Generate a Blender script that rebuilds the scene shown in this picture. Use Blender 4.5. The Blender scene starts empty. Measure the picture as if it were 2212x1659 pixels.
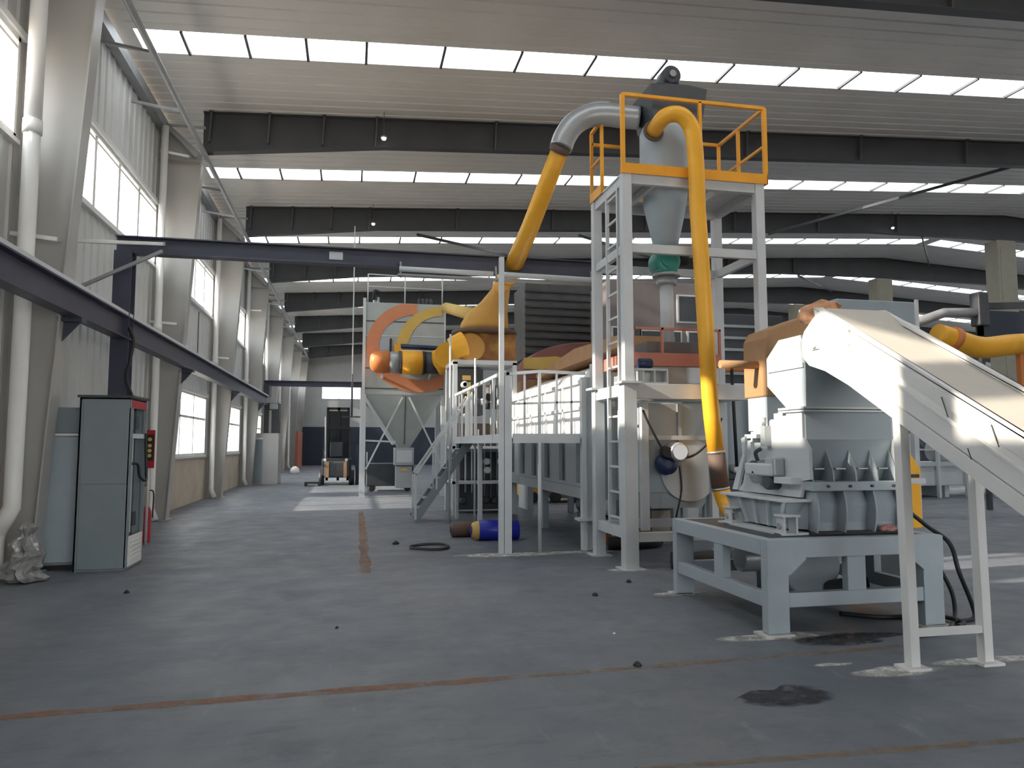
import bpy, math, random
from mathutils import Vector, Matrix
random.seed(7)
SC = bpy.context.scene
COL = SC.collection

# ---------------------------------------------------------------- camera, light, exposure
F_PX, VPX, VPY = 1600.0, 346.0, 130.5
pitch = math.atan(VPY / F_PX)
yaw = math.atan(VPX / F_PX * math.cos(pitch))
cam_d = bpy.data.cameras.new('camera')
cam_d.sensor_width = 36.0
cam_d.lens = 36.0 * F_PX / 2212.0
cam_d.clip_start, cam_d.clip_end = 0.05, 400
cam = bpy.data.objects.new('camera', cam_d)
COL.objects.link(cam)
cam.location = (0, 0, 1.6)
cam.rotation_euler = (math.pi / 2 + pitch, 0, -yaw)
SC.camera = cam

SC.view_settings.view_transform = 'Standard'
SC.view_settings.look = 'None'
SC.view_settings.gamma = 1.0
SC.view_settings.use_curve_mapping = False
SC.view_settings.exposure = 0.0
SC.cycles.use_denoising = True
SC.cycles.max_bounces = 8
SC.cycles.diffuse_bounces = 5
SC.cycles.glossy_bounces = 3
SC.cycles.transparent_max_bounces = 12
SC.cycles.sample_clamp_indirect = 6.0
SC.cycles.caustics_reflective = False
SC.cycles.caustics_refractive = False

SKY_STRENGTH = 5.8
world = bpy.data.worlds.new('bright_hazy_sky')
SC.world = world
world.use_nodes = True
wn = world.node_tree.nodes
wn['Background'].inputs['Color'].default_value = (0.93, 0.965, 1.0, 1)
wn['Background'].inputs['Strength'].default_value = SKY_STRENGTH

sun_d = bpy.data.lights.new('sun', 'SUN')
sun_d.energy = 11.5
sun_d.color = (1.0, 0.86, 0.71)
sun_d.angle = math.radians(0.8)
sun = bpy.data.objects.new('sun', sun_d)
COL.objects.link(sun)
sun_dir = Vector((1.0, 0.10, -0.475)).normalized()      # travels from the left windows into the hall
sun.rotation_euler = sun_dir.to_track_quat('-Z', 'Y').to_euler()

def portal(name, loc, sx, sy, direction):
    """Daylight portal standing in a real opening of the building."""
    d = bpy.data.lights.new(name, 'AREA')
    d.shape = 'RECTANGLE'; d.size = sx; d.size_y = sy
    d.cycles.is_portal = True
    o = bpy.data.objects.new(name, d)
    o.location = loc
    o.rotation_euler = Vector(direction).to_track_quat('-Z', 'Y').to_euler()
    COL.objects.link(o)
    return o

# ---------------------------------------------------------------- dimensions of the hall
WX = -4.3                    # inner face of the left wall
RIDGE_X, FARX = 25.0, 54.0
FR = [-3.2 + 6.8 * k for k in range(9)] + [57.8]   # frame lines, -3.2 ... 57.8
YB, YF = -10.0, 59.2                            # back and far gable
def roofz(x):
    return 8.98 + 0.056 * (x - WX) if x <= RIDGE_X else 8.98 + 0.056 * (RIDGE_X - WX) - 0.056 * (x - RIDGE_X)
STRIPS = [(f + 3.4, f + 4.22) for f in FR if 0 < f < 52]

# ---------------------------------------------------------------- materials
def mat(name, col, rough=0.55, metal=0.0, var=0.08, scale=3.0, bump=0.0, bscale=40.0, dirt=None, dirt_amt=0.0, dirt_scale=1.5, spec=0.5):
    m = bpy.data.materials.new(name); m.use_nodes = True
    nt = m.node_tree; n = nt.nodes; l = nt.links
    b = n['Principled BSDF']
    b.inputs['Roughness'].default_value = rough
    b.inputs['Metallic'].default_value = metal
    b.inputs['Specular IOR Level'].default_value = spec
    tc = n.new('ShaderNodeTexCoord')
    nz = n.new('ShaderNodeTexNoise'); nz.inputs['Scale'].default_value = scale; nz.inputs['Detail'].default_value = 5
    l.new(tc.outputs['Object'], nz.inputs['Vector'])
    mr = n.new('ShaderNodeMapRange'); mr.inputs[3].default_value = 1 - var; mr.inputs[4].default_value = 1 + var
    mr.inputs[1].default_value = 0.3; mr.inputs[2].default_value = 0.7
    l.new(nz.outputs['Fac'], mr.inputs[0])
    mx = n.new('ShaderNodeVectorMath'); mx.operation = 'SCALE'
    mx.inputs[0].default_value = col[:3]
    l.new(mr.outputs[0], mx.inputs['Scale'])
    out = mx.outputs[0]
    if dirt:
        n2 = n.new('ShaderNodeTexNoise'); n2.inputs['Scale'].default_value = dirt_scale; n2.inputs['Detail'].default_value = 8; n2.inputs['Roughness'].default_value = 0.65
        l.new(tc.outputs['Object'], n2.inputs['Vector'])
        r2 = n.new('ShaderNodeMapRange'); r2.inputs[1].default_value = 0.5; r2.inputs[2].default_value = 0.75; r2.inputs[4].default_value = dirt_amt
        l.new(n2.outputs['Fac'], r2.inputs[0])
        mm = n.new('ShaderNodeMix'); mm.data_type = 'RGBA'
        l.new(r2.outputs[0], mm.inputs[0]); l.new(out, mm.inputs[6]); mm.inputs[7].default_value = (*dirt, 1)
        out = mm.outputs[2]
    l.new(out, b.inputs['Base Color'])
    if bump:
        nb = n.new('ShaderNodeTexNoise'); nb.inputs['Scale'].default_value = bscale; nb.inputs['Detail'].default_value = 3
        l.new(tc.outputs['Object'], nb.inputs['Vector'])
        bp = n.new('ShaderNodeBump'); bp.inputs['Strength'].default_value = bump; bp.inputs['Distance'].default_value = 0.01
        l.new(nb.outputs['Fac'], bp.inputs['Height']); l.new(bp.outputs[0], b.inputs['Normal'])
    return m

def glass_mat(name, tint, frost):
    m = bpy.data.materials.new(name); m.use_nodes = True
    nt = m.node_tree; n = nt.nodes; l = nt.links
    for x in list(n):
        if x.type != 'OUTPUT_MATERIAL': n.remove(x)
    out = [x for x in n if x.type == 'OUTPUT_MATERIAL'][0]
    tr = n.new('ShaderNodeBsdfTransparent'); tr.inputs[0].default_value = (*tint, 1)
    df = n.new('ShaderNodeBsdfTranslucent'); df.inputs[0].default_value = (0.9, 0.93, 0.95, 1)
    nz = n.new('ShaderNodeTexNoise'); nz.inputs['Scale'].default_value = 1.3
    tc = n.new('ShaderNodeTexCoord'); l.new(tc.outputs['Object'], nz.inputs['Vector'])
    mr = n.new('ShaderNodeMapRange'); mr.inputs[1].default_value = .3; mr.inputs[2].default_value = .7
    mr.inputs[3].default_value = frost * 0.7; mr.inputs[4].default_value = frost * 1.2
    l.new(nz.outputs['Fac'], mr.inputs[0])
    mx = n.new('ShaderNodeMixShader')
    l.new(mr.outputs[0], mx.inputs[0]); l.new(tr.outputs[0], mx.inputs[1]); l.new(df.outputs[0], mx.inputs[2])
    l.new(mx.outputs[0], out.inputs[0])
    return m

def floor_mat():
    m = bpy.data.materials.new('worn_concrete'); m.use_nodes = True
    nt = m.node_tree; n = nt.nodes; l = nt.links
    b = n['Principled BSDF']
    tc = n.new('ShaderNodeTexCoord')
    def noise(scale, det, st=(1, 1, 1), rough=0.6):
        mp = n.new('ShaderNodeMapping'); mp.inputs['Scale'].default_value = st
        l.new(tc.outputs['Object'], mp.inputs[0])
        z = n.new('ShaderNodeTexNoise'); z.inputs['Scale'].default_value = scale; z.inputs['Detail'].default_value = det; z.inputs['Roughness'].default_value = rough
        l.new(mp.outputs[0], z.inputs['Vector'])
        return z.outputs['Fac']
    def rng(src, a, b_, c, d):
        r = n.new('ShaderNodeMapRange'); r.inputs[1].default_value = a; r.inputs[2].default_value = b_; r.inputs[3].default_value = c; r.inputs[4].default_value = d
        l.new(src, r.inputs[0]); return r.outputs[0]
    def mix(fac, a, c2):
        x = n.new('ShaderNodeMix'); x.data_type = 'RGBA'
        l.new(fac, x.inputs[0])
        if isinstance(a, tuple): x.inputs[6].default_value = a
        else: l.new(a, x.inputs[6])
        if isinstance(c2, tuple): x.inputs[7].default_value = c2
        else: l.new(c2, x.inputs[7])
        return x.outputs[2]
    c = mix(rng(noise(0.35, 6), .35, .68, 0, 1), (0.118, 0.135, 0.165, 1), (0.200, 0.210, 0.230, 1))
    c = mix(rng(noise(1.6, 9, (1, 1, 1), .75), .50, .70, 0, .65), c, (0.10, 0.11, 0.125, 1))
    c = mix(rng(noise(5.0, 8, (0.35, 1.4, 1), .75), .55, .70, 0, .6), c, (0.085, 0.095, 0.11, 1))
    c = mix(rng(noise(3.3, 8, (1.6, 0.5, 1), .7), .60, .74, 0, .5), c, (0.29, 0.30, 0.32, 1))
    c = mix(rng(noise(4.5, 9, (0.22, 2.4, 1), .8), .56, .68, 0, .4), c, (0.06, 0.07, 0.085, 1))
    c = mix(rng(noise(2.1, 9, (3.0, 0.3, 1), .8), .62, .72, 0, .35), c, (0.27, 0.28, 0.30, 1))
    c = mix(rng(noise(38, 4, (1, 1, 1), .7), .62, .75, 0, .5), c, (0.07, 0.075, 0.085, 1))
    l.new(c, b.inputs['Base Color'])
    l.new(rng(noise(2.2, 6), .3, .7, .38, .62), b.inputs['Roughness'])
    bp = n.new('ShaderNodeBump'); bp.inputs['Strength'].default_value = 0.35; bp.inputs['Distance'].default_value = 0.006
    l.new(noise(14, 8, (0.7, 1.3, 1), .7), bp.inputs['Height']); l.new(bp.outputs[0], b.inputs['Normal'])
    return m

M = {}
M['floor'] = floor_mat()
M['clad'] = mat('white_cladding', (0.60, 0.61, 0.60), .5, var=.05, scale=.8)
M['roof'] = mat('roof_liner', (0.76, 0.745, 0.71), .45, var=.06, scale=.5)
M['rafter'] = mat('shade_darkened_steel', (0.060, 0.063, 0.070), .55, var=.12, scale=1.5)  # shade of the backlit rafters put into a near-black base colour
M['column'] = mat('grey_white_steel', (0.43, 0.42, 0.40), .4, var=.07, scale=1.2)
M['colbeige'] = mat('beige_centre_column', (0.30, 0.28, 0.22), .6, var=.06)
M['plinth'] = mat('beige_plaster', (0.52, 0.44, 0.35), .8, var=.1, scale=2, dirt=(0.3, 0.26, 0.22), dirt_amt=.4)
M['purlin'] = mat('galvanised_dark', (0.10, 0.10, 0.105), .5)
M['galv'] = mat('galvanised_grey', (0.33, 0.34, 0.35), .45, .2, var=.1)
M['white'] = mat('white_plastic', (0.80, 0.79, 0.76), .4, var=.04)
M['winframe'] = mat('white_aluminium', (0.74, 0.74, 0.73), .35, var=.03)
M['gantry'] = mat('blue_black_gantry_paint', (0.060, 0.064, 0.095), .45, var=.12)
M['cab'] = mat('grey_cabinet_paint', (0.225, 0.265, 0.28), .45, var=.05)
M['cabdark'] = mat('cabinet_interior', (0.10, 0.115, 0.125), .6)
M['mach'] = mat('machine_grey_paint', (0.39, 0.45, 0.485), .45, var=.05, scale=2, dirt=(.22, .23, .23), dirt_amt=.25)
M['machl'] = mat('light_machine_paint', (0.62, 0.65, 0.665), .45, var=.05, scale=2)
M['tower'] = mat('tower_grey_paint', (0.60, 0.625, 0.64), .45, var=.06, scale=2, dirt=(.3, .3, .29), dirt_amt=.25)
M['cream'] = mat('pale_conveyor_paint', (0.80, 0.79, 0.765), .5, var=.04)
M['belt'] = mat('tan_conveyor_cover', (0.60, 0.56, 0.49), .6, var=.04)
M['yellow'] = mat('yellow_pipe_paint', (0.95, 0.47, 0.03), .4, var=.08, scale=2.5, dirt=(.7, .32, .03), dirt_amt=.35)
M['rail'] = mat('orange_yellow_rail_paint', (0.90, 0.40, 0.03), .45, var=.1)
M['orange'] = mat('orange_paint', (0.66, 0.22, 0.06), .5, var=.12, scale=2)
M['salmon'] = mat('faded_red_paint', (0.50, 0.19, 0.13), .6, var=.12, scale=2)
M['brown'] = mat('brown_hose_rubber', (0.135, 0.09, 0.07), .7, var=.15)
M['tan'] = mat('brown_orange_dusty_steel', (0.42, 0.235, 0.11), .6, var=.12)
M['teal'] = mat('teal_valve_paint', (0.05, 0.33, 0.27), .4, var=.1)
M['black'] = mat('black_rubber', (0.018, 0.018, 0.02), .55)
M['dark'] = mat('dark_grey_metal', (0.055, 0.06, 0.068), .5, var=.15)
M['darkhood'] = mat('dark_hood_metal', (0.085, 0.095, 0.11), .35, .2, var=.15)
M['steel'] = mat('bare_steel', (0.55, 0.55, 0.55), .3, .7)
M['duct'] = mat('ribbed_grey_duct', (0.40, 0.42, 0.43), .35, .3, var=.1)
M['collector'] = mat('collector_grey_green', (0.43, 0.465, 0.45), .5, var=.05)
M['emb_o'] = mat('faded_orange_emblem', (0.66, 0.26, 0.13), .6, var=.05)
M['emb_y'] = mat('faded_yellow_emblem', (0.68, 0.46, 0.12), .6, var=.05)
M['blue'] = mat('blue_drum_paint', (0.02, 0.03, 0.42), .35)
M['navy'] = mat('navy_band', (0.035, 0.043, 0.068), .6)
M['farwall'] = mat('far_wall_panel', (0.47, 0.47, 0.46), .6, var=.03)
M['red'] = mat('red_paint', (0.45, 0.02, 0.035), .45)
M['foam'] = mat('orange_foam_dust', (0.62, 0.34, 0.20), .95, var=.25, scale=9, bump=1, bscale=30)
M['powder'] = mat('spilled_pale_powder', (0.62, 0.61, 0.58), .95, var=.1, scale=12, bump=.6)
M['orangeline'] = mat('worn_orange_floor_paint', (0.30, 0.19, 0.135), .7, var=.35, scale=5, dirt=(.19, .2, .22), dirt_amt=1.0, dirt_scale=2.2)
M['oil'] = mat('dark_oil_stain', (0.065, 0.07, 0.085), .6, var=.3, scale=8)
M['bluesteel'] = mat('dark_blue_motor_paint', (0.02, 0.035, 0.10), .4)
M['skypane'] = glass_mat('frosted_skylight_sheet', (0.80, 0.82, 0.84), 0.35)
M['winpane'] = glass_mat('window_glass', (0.93, 0.95, 0.96), 0.05)
M['brownbox'] = mat('brown_grey_steel', (0.15, 0.125, 0.115), .6)
M['room'] = mat('brown_grey_panel', (0.20, 0.175, 0.17), .6)
M['slate'] = mat('dark_slate_metal', (0.085, 0.085, 0.085), .5, var=.2)
M['ochre'] = mat('dusty_ochre_paint', (0.62, 0.34, 0.07), .5, var=.15, scale=1.5, dirt=(.35, .18, .05), dirt_amt=.6)
M['brownor'] = mat('rusty_brown_orange', (0.33, 0.14, 0.04), .6, var=.4, scale=2.5, dirt=(.6, .38, .05), dirt_amt=.7, dirt_scale=3)
M['dullred'] = mat('dull_red_cover', (0.27, 0.115, 0.095), .6, var=.1)
M['bag'] = mat('crumpled_film', (0.27, 0.27, 0.26), .16, var=.3, scale=10, bump=1, bscale=14)

def mark_mat(name, col, strength, nscale, radial):
    m = bpy.data.materials.new(name); m.use_nodes = True
    nt = m.node_tree; n = nt.nodes; l = nt.links; b = n['Principled BSDF']
    b.inputs['Base Color'].default_value = (*col, 1); b.inputs['Roughness'].default_value = .7
    tc = n.new('ShaderNodeTexCoord')
    nz = n.new('ShaderNodeTexNoise'); nz.inputs['Scale'].default_value = nscale; nz.inputs['Detail'].default_value = 8; nz.inputs['Roughness'].default_value = .7
    l.new(tc.outputs['Object'], nz.inputs['Vector'])
    mr = n.new('ShaderNodeMapRange'); mr.inputs[1].default_value = .36; mr.inputs[2].default_value = .62; mr.inputs[4].default_value = strength
    l.new(nz.outputs['Fac'], mr.inputs[0]); out = mr.outputs[0]
    if radial:
        sb = n.new('ShaderNodeVectorMath'); sb.operation = 'SUBTRACT'; sb.inputs[1].default_value = (.5, .5, 0); l.new(tc.outputs['Generated'], sb.inputs[0])
        mu = n.new('ShaderNodeVectorMath'); mu.operation = 'MULTIPLY'; mu.inputs[1].default_value = (2, 2, 0); l.new(sb.outputs[0], mu.inputs[0])
        le = n.new('ShaderNodeVectorMath'); le.operation = 'LENGTH'; l.new(mu.outputs[0], le.inputs[0])
        r2 = n.new('ShaderNodeMapRange'); r2.inputs[1].default_value = 1.0; r2.inputs[2].default_value = .7; l.new(le.outputs['Value'], r2.inputs[0])
        mm = n.new('ShaderNodeMath'); mm.operation = 'MULTIPLY'; l.new(out, mm.inputs[0]); l.new(r2.outputs[0], mm.inputs[1]); out = mm.outputs[0]
    l.new(out, b.inputs['Alpha'])
    return m
M['orangeline'] = mark_mat('worn_orange_floor_paint', (0.33, 0.18, 0.11), .6, 3.0, False)
M['tanline'] = mark_mat('faint_tan_floor_paint', (0.28, 0.21, 0.15), .6, 4.0, False)
M['oil'] = mark_mat('dark_oil_stain', (0.03, 0.035, 0.045), .95, 9.0, True)
M['powderf'] = mark_mat('spilled_pale_powder_film', (0.66, 0.65, 0.62), 1.0, 9.0, True)
# ---------------------------------------------------------------- mesh builder
class MB:
    def __init__(s): s.v = []; s.f = []; s.sm = []
    def add(s, vs, fs, smooth=False):
        k = len(s.v); s.v += [tuple(p) for p in vs]
        s.f += [tuple(i + k for i in f) for f in fs]; s.sm += [smooth] * len(fs)
        return s
    def box(s, x0, x1, y0, y1, z0, z1):
        if x0 > x1: x0, x1 = x1, x0
        if y0 > y1: y0, y1 = y1, y0
        if z0 > z1: z0, z1 = z1, z0
        v = [(x0, y0, z0), (x1, y0, z0), (x1, y1, z0), (x0, y1, z0), (x0, y0, z1), (x1, y0, z1), (x1, y1, z1), (x0, y1, z1)]
        return s.add(v, [(0, 3, 2, 1), (4, 5, 6, 7), (0, 1, 5, 4), (1, 2, 6, 5), (2, 3, 7, 6), (3, 0, 4, 7)])
    def bar(s, p, q, w, h=None, up=(0, 0, 1)):
        h = h or w
        p, q = Vector(p), Vector(q); d = (q - p).normalized(); u = Vector(up)
        if abs(d.dot(u)) > .98: u = Vector((0, 1, 0))
        a = d.cross(u).normalized(); b = a.cross(d).normalized()
        c = [(-.5, -.5), (.5, -.5), (.5, .5), (-.5, .5)]
        v = [p + a * (i * w) + b * (j * h) for i, j in c] + [q + a * (i * w) + b * (j * h) for i, j in c]
        return s.add(v, [(0, 3, 2, 1), (4, 5, 6, 7), (0, 1, 5, 4), (1, 2, 6, 5), (2, 3, 7, 6), (3, 0, 4, 7)])
    def prism(s, poly, axis, a, b):
        def P(u, w, t):
            return {'x': (t, u, w), 'y': (u, t, w), 'z': (u, w, t)}[axis]
        n = len(poly)
        v = [P(u, w, a) for u, w in poly] + [P(u, w, b) for u, w in poly]
        f = [tuple(range(n - 1, -1, -1)), tuple(range(n, 2 * n))] + [(i, (i + 1) % n, n + (i + 1) % n, n + i) for i in range(n)]
        return s.add(v, f)
    def rings(s, rs, caps=True, smooth=True, closed=True):
        n = len(rs[0]); v = [p for r in rs for p in r]; f = []
        for i in range(len(rs) - 1):
            for j in range(n if closed else n - 1):
                f.append((i * n + j, i * n + (j + 1) % n, (i + 1) * n + (j + 1) % n, (i + 1) * n + j))
        s.add(v, f, smooth)
        if caps:
            k = len(s.v) - len(v)
            s.f += [tuple(k + j for j in range(n - 1, -1, -1)), tuple(k + (len(rs) - 1) * n + j for j in range(n))]; s.sm += [False, False]
        return s
    def tube(s, pts, r, n=14, caps=True):
        pts = [Vector(p) for p in pts]
        rr = r if isinstance(r, (list, tuple)) else [r] * len(pts)
        d0 = (pts[1] - pts[0]).normalized()
        u = Vector((0, 0, 1)) if abs(d0.z) < .9 else Vector((1, 0, 0))
        a = d0.cross(u).normalized(); rs = []
        for i, p in enumerate(pts):
            if i == 0: d = pts[1] - p
            elif i == len(pts) - 1: d = p - pts[i - 1]
            else: d = (pts[i + 1] - p).normalized() + (p - pts[i - 1]).normalized()
            d.normalize()
            a = (a - d * a.dot(d)).normalized(); b = d.cross(a)
            rs.append([p + (a * math.cos(2 * math.pi * j / n) + b * math.sin(2 * math.pi * j / n)) * rr[i] for j in range(n)])
        return s.rings(rs, caps)
    def cyl(s, p, q, r, r2=None, n=20):
        return s.tube([p, q], [r, r2 if r2 is not None else r], n)
    def lathe(s, prof, c, n=28, axis='z'):
        rs = []
        for r, t in prof:
            ring = []
            for j in range(n):
                a = 2 * math.pi * j / n; u, w = r * math.cos(a), r * math.sin(a)
                ring.append({'z': (c[0] + u, c[1] + w, c[2] + t), 'y': (c[0] + u, c[1] + t, c[2] + w), 'x': (c[0] + t, c[1] + u, c[2] + w)}[axis])
            rs.append(ring)
        return s.rings(rs)
    def ibeam(s, p, q, h, w, tf=.012, tw=.010, up=(0, 0, 1)):
        p, q, u = Vector(p), Vector(q), Vector(up)
        s.bar(p + u * (h / 2 - tf / 2), q + u * (h / 2 - tf / 2), w, tf, up)
        s.bar(p - u * (h / 2 - tf / 2), q - u * (h / 2 - tf / 2), w, tf, up)
        return s.bar(p, q, tw, h - 2 * tf, up)
    def build(s, name, m, parent=None, bevel=0, loc=None):
        if parent is not None: o0 = Vector(parent.get('_w', (0, 0, 0)))
        elif loc is not None: o0 = Vector(loc)
        else: o0 = Vector((0, 0, 0))
        me = bpy.data.meshes.new(name)
        me.from_pydata([(p[0] - o0.x, p[1] - o0.y, p[2] - o0.z) for p in s.v], [], s.f)
        for p, k in zip(me.polygons, s.sm): p.use_smooth = k
        me.materials.append(M[m] if isinstance(m, str) else m)
        me.update()
        o = bpy.data.objects.new(name, me); COL.objects.link(o)
        if parent is not None: o.parent = parent; o['_w'] = tuple(o0)
        else: o.location = o0; o['_w'] = tuple(o0)
        if bevel:
            b = o.modifiers.new('edge', 'BEVEL'); b.width = bevel; b.segments = 2; b.limit_method = 'ANGLE'; b.angle_limit = math.radians(50)
        return o

def thing(name, label, cat, loc=(0, 0, 0), group=None):
    o = bpy.data.objects.new(name, None); COL.objects.link(o)
    o.empty_display_size = .2
    o.location = loc; o['_w'] = tuple(loc); o['label'] = label; o['category'] = cat; o['kind'] = 'thing'
    if group: o['group'] = group
    return o
def tag(o, label, cat, group=None, kind='thing'):
    o['label'] = label; o['category'] = cat; o['kind'] = kind
    if group: o['group'] = group
    return o
def struct(name, mb, m, parent=None, bevel=0, label=None):
    o = mb.build(name, m, parent, bevel)
    if parent is None: o['kind'] = 'structure'
    if label: o['label'] = label
    return o
def sroot(name, loc, label=None):
    o = bpy.data.objects.new(name, None); COL.objects.link(o); o.location = loc; o['_w'] = tuple(loc); o['kind'] = 'structure'
    o.empty_display_size = .2
    if label: o['label'] = label
    return o
def arc(c, r, a0, a1, n, plane='xz'):
    out = []
    for i in range(n + 1):
        a = math.radians(a0 + (a1 - a0) * i / n); u, w = r * math.cos(a), r * math.sin(a)
        out.append((c[0] + u, c[1], c[2] + w) if plane == 'xz' else ((c[0], c[1] + u, c[2] + w) if plane == 'yz' else (c[0] + u, c[1] + w, c[2])))
    return out
def smooth_path(pts, k=6):
    pts = [Vector(p) for p in pts]; P = [pts[0] * 2 - pts[1]] + pts + [pts[-1] * 2 - pts[-2]]; out = []
    for i in range(1, len(P) - 2):
        for j in range(k):
            t = j / k
            out.append(.5 * ((2 * P[i]) + (-P[i - 1] + P[i + 1]) * t + (2 * P[i - 1] - 5 * P[i] + 4 * P[i + 1] - P[i + 2]) * t * t + (-P[i - 1] + 3 * P[i] - 3 * P[i + 1] + P[i + 2]) * t ** 3))
    out.append(pts[-1]); return out

# ================================================================= SETTING
struct('floor', MB().box(WX - .4, FARX + .4, YB, YF + .3, -0.3, 0), 'floor')

# worn painted lines and stains lying on the floor
def flat_patch(name, pts, m, label, z=.003, kind='structure'):
    mb = MB(); n = len(pts)
    mb.prism(pts, 'z', 0.0005, z)
    o = mb.build(name, m); o['kind'] = kind
    if label: o['label'] = label
    return o
def ragged_strip(x0, y0, x1, y1, w, n=40, jit=.25):
    a, b = [], []
    d = Vector((x1 - x0, y1 - y0)).normalized(); nn = Vector((-d.y, d.x))
    for i in range(n + 1):
        t = i / n; p = Vector((x0 + (x1 - x0) * t, y0 + (y1 - y0) * t))
        ww = w * (1 + random.uniform(-jit, jit)) / 2
        a.append(tuple(p + nn * ww)); b.append(tuple(p - nn * ww * random.uniform(.8, 1.1)))
    return a + b[::-1]
def blob(cx, cy, rx, ry, n=36, jit=.3, seed=1):
    r = random.Random(seed); ph = [r.uniform(0, 6.28) for _ in range(5)]
    out = []
    for i in range(n):
        a = 2 * math.pi * i / n
        k = 1 + sum(jit / (j + 1.5) * math.sin((j + 2) * a + ph[j]) for j in range(5))
        out.append((cx + rx * k * math.cos(a), cy + ry * k * math.sin(a)))
    return out
flat_patch('floor_marking', ragged_strip(-3.6, 4.98, 1.2, 5.13, .105), 'orangeline', 'worn orange line across the floor near the camera')
flat_patch('floor_marking', ragged_strip(1.22, 5.13, 4.3, 5.25, .075), 'tanline', 'faint continuation of the worn orange line toward the conveyor')
flat_patch('floor_marking', ragged_strip(.2, 9.6, .24, 18.2, .13), 'orangeline', 'faded orange line running down the hall')
flat_patch('floor_marking', ragged_strip(1.4, 3.58, 5.2, 3.42, .06), 'tanline', 'faint tan line at the front right of the floor')

# ---- roof
def roof_panel(x0, x1, y0, y1):
    mb = MB(); prof = []
    y = y0
    while y < y1 - .02:
        step = min(.34, y1 - y)
        prof += [(y, 0), (min(y + .27, y1), 0), (min(y + .285, y1), .022), (min(y + .325, y1), .022)]
        y += step
    prof.append((y1, 0))
    pr2 = [prof[0]]
    for p in prof[1:]:
        if p[0] > pr2[-1][0] + .002: pr2.append(p)
    a = [(x0, yy, roofz(x0 + (1e-4 if x0 > x1 else 0)) + zz) for yy, zz in pr2]
    b = [(x1, yy, roofz(x1) + zz) for yy, zz in pr2]
    n = len(a)
    v = a + b + [(p[0], p[1], p[2] + .09) for p in a] + [(p[0], p[1], p[2] + .09) for p in b]
    f = []
    for i in range(n - 1):
        f.append((i, n + i, n + i + 1, i + 1)); f.append((2 * n + i, 2 * n + i + 1, 3 * n + i + 1, 3 * n + i))
    f += [(0, 2 * n, 3 * n, n), (n - 1, 2 * n - 1, 4 * n - 1, 3 * n - 1)]
    return mb.add(v, f)
edges = [YB] + [e for s in STRIPS for e in s] + [YF]
rp = MB()
for i in range(0, len(edges), 2):
    for (xa, xb) in ((WX - .3, RIDGE_X), (RIDGE_X, FARX + .3)):
        t = roof_panel(xa, xb, edges[i], edges[i + 1]); rp.add(t.v, t.f)
for (ya, yb) in STRIPS:                      # roof beside the ends of each skylight strip
    for (xa, xb) in ((WX - .3, WX + .35), (RIDGE_X - .3, RIDGE_X), (RIDGE_X, RIDGE_X + .3), (FARX - .5, FARX + .3)):
        rp.add([(xa, ya, roofz(xa)), (xb, ya, roofz(xb)), (xb, yb, roofz(xb)), (xa, yb, roofz(xa)),
                (xa, ya, roofz(xa) + .09), (xb, ya, roofz(xb) + .09), (xb, yb, roofz(xb) + .09), (xa, yb, roofz(xa) + .09)],
               [(0, 1, 2, 3), (7, 6, 5, 4), (0, 4, 5, 1), (3, 2, 6, 7), (0, 3, 7, 4), (1, 5, 6, 2)])
struct('ceiling', rp, 'roof')

purl_x = [-3.15, -2.05, -.97, .15] + [1.65 + 1.54 * i for i in range(15)]
purl_r = [26.5 + 1.54 * i for i in range(18)]
wi = 0
for (ya, yb) in STRIPS:
    wi += 1
    root = sroot('window_%d' % wi, (10, (ya + yb) / 2, roofz(10)), 'frosted rooflight strip')
    pn = MB()
    for (xa, xb) in ((WX + .35, RIDGE_X - .3), (RIDGE_X + .3, FARX - .5)):
        pn.add([(xa, ya, roofz(xa) + .05), (xb, ya, roofz(xb) + .05), (xb, yb, roofz(xb) + .05), (xa, yb, roofz(xa) + .05)], [(0, 1, 2, 3)])
    pn.build('pane', 'skypane', root)
    pu = MB()
    for x in purl_x + purl_r:
        pu.bar((x, ya, roofz(x) + .0), (x, yb, roofz(x) + .0), .05, .06)
    pu.build('glazing_bar', 'purlin', root)
    for (xa, xb) in ((WX + .35, RIDGE_X - .3), (RIDGE_X + .3, FARX - .5)):
        xm = (xa + xb) / 2
        portal('skylight_portal', (xm, (ya + yb) / 2, roofz(xm) - .04), xb - xa, yb - ya, (0.056 if xm < RIDGE_X else -.056, 0, -1))

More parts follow.
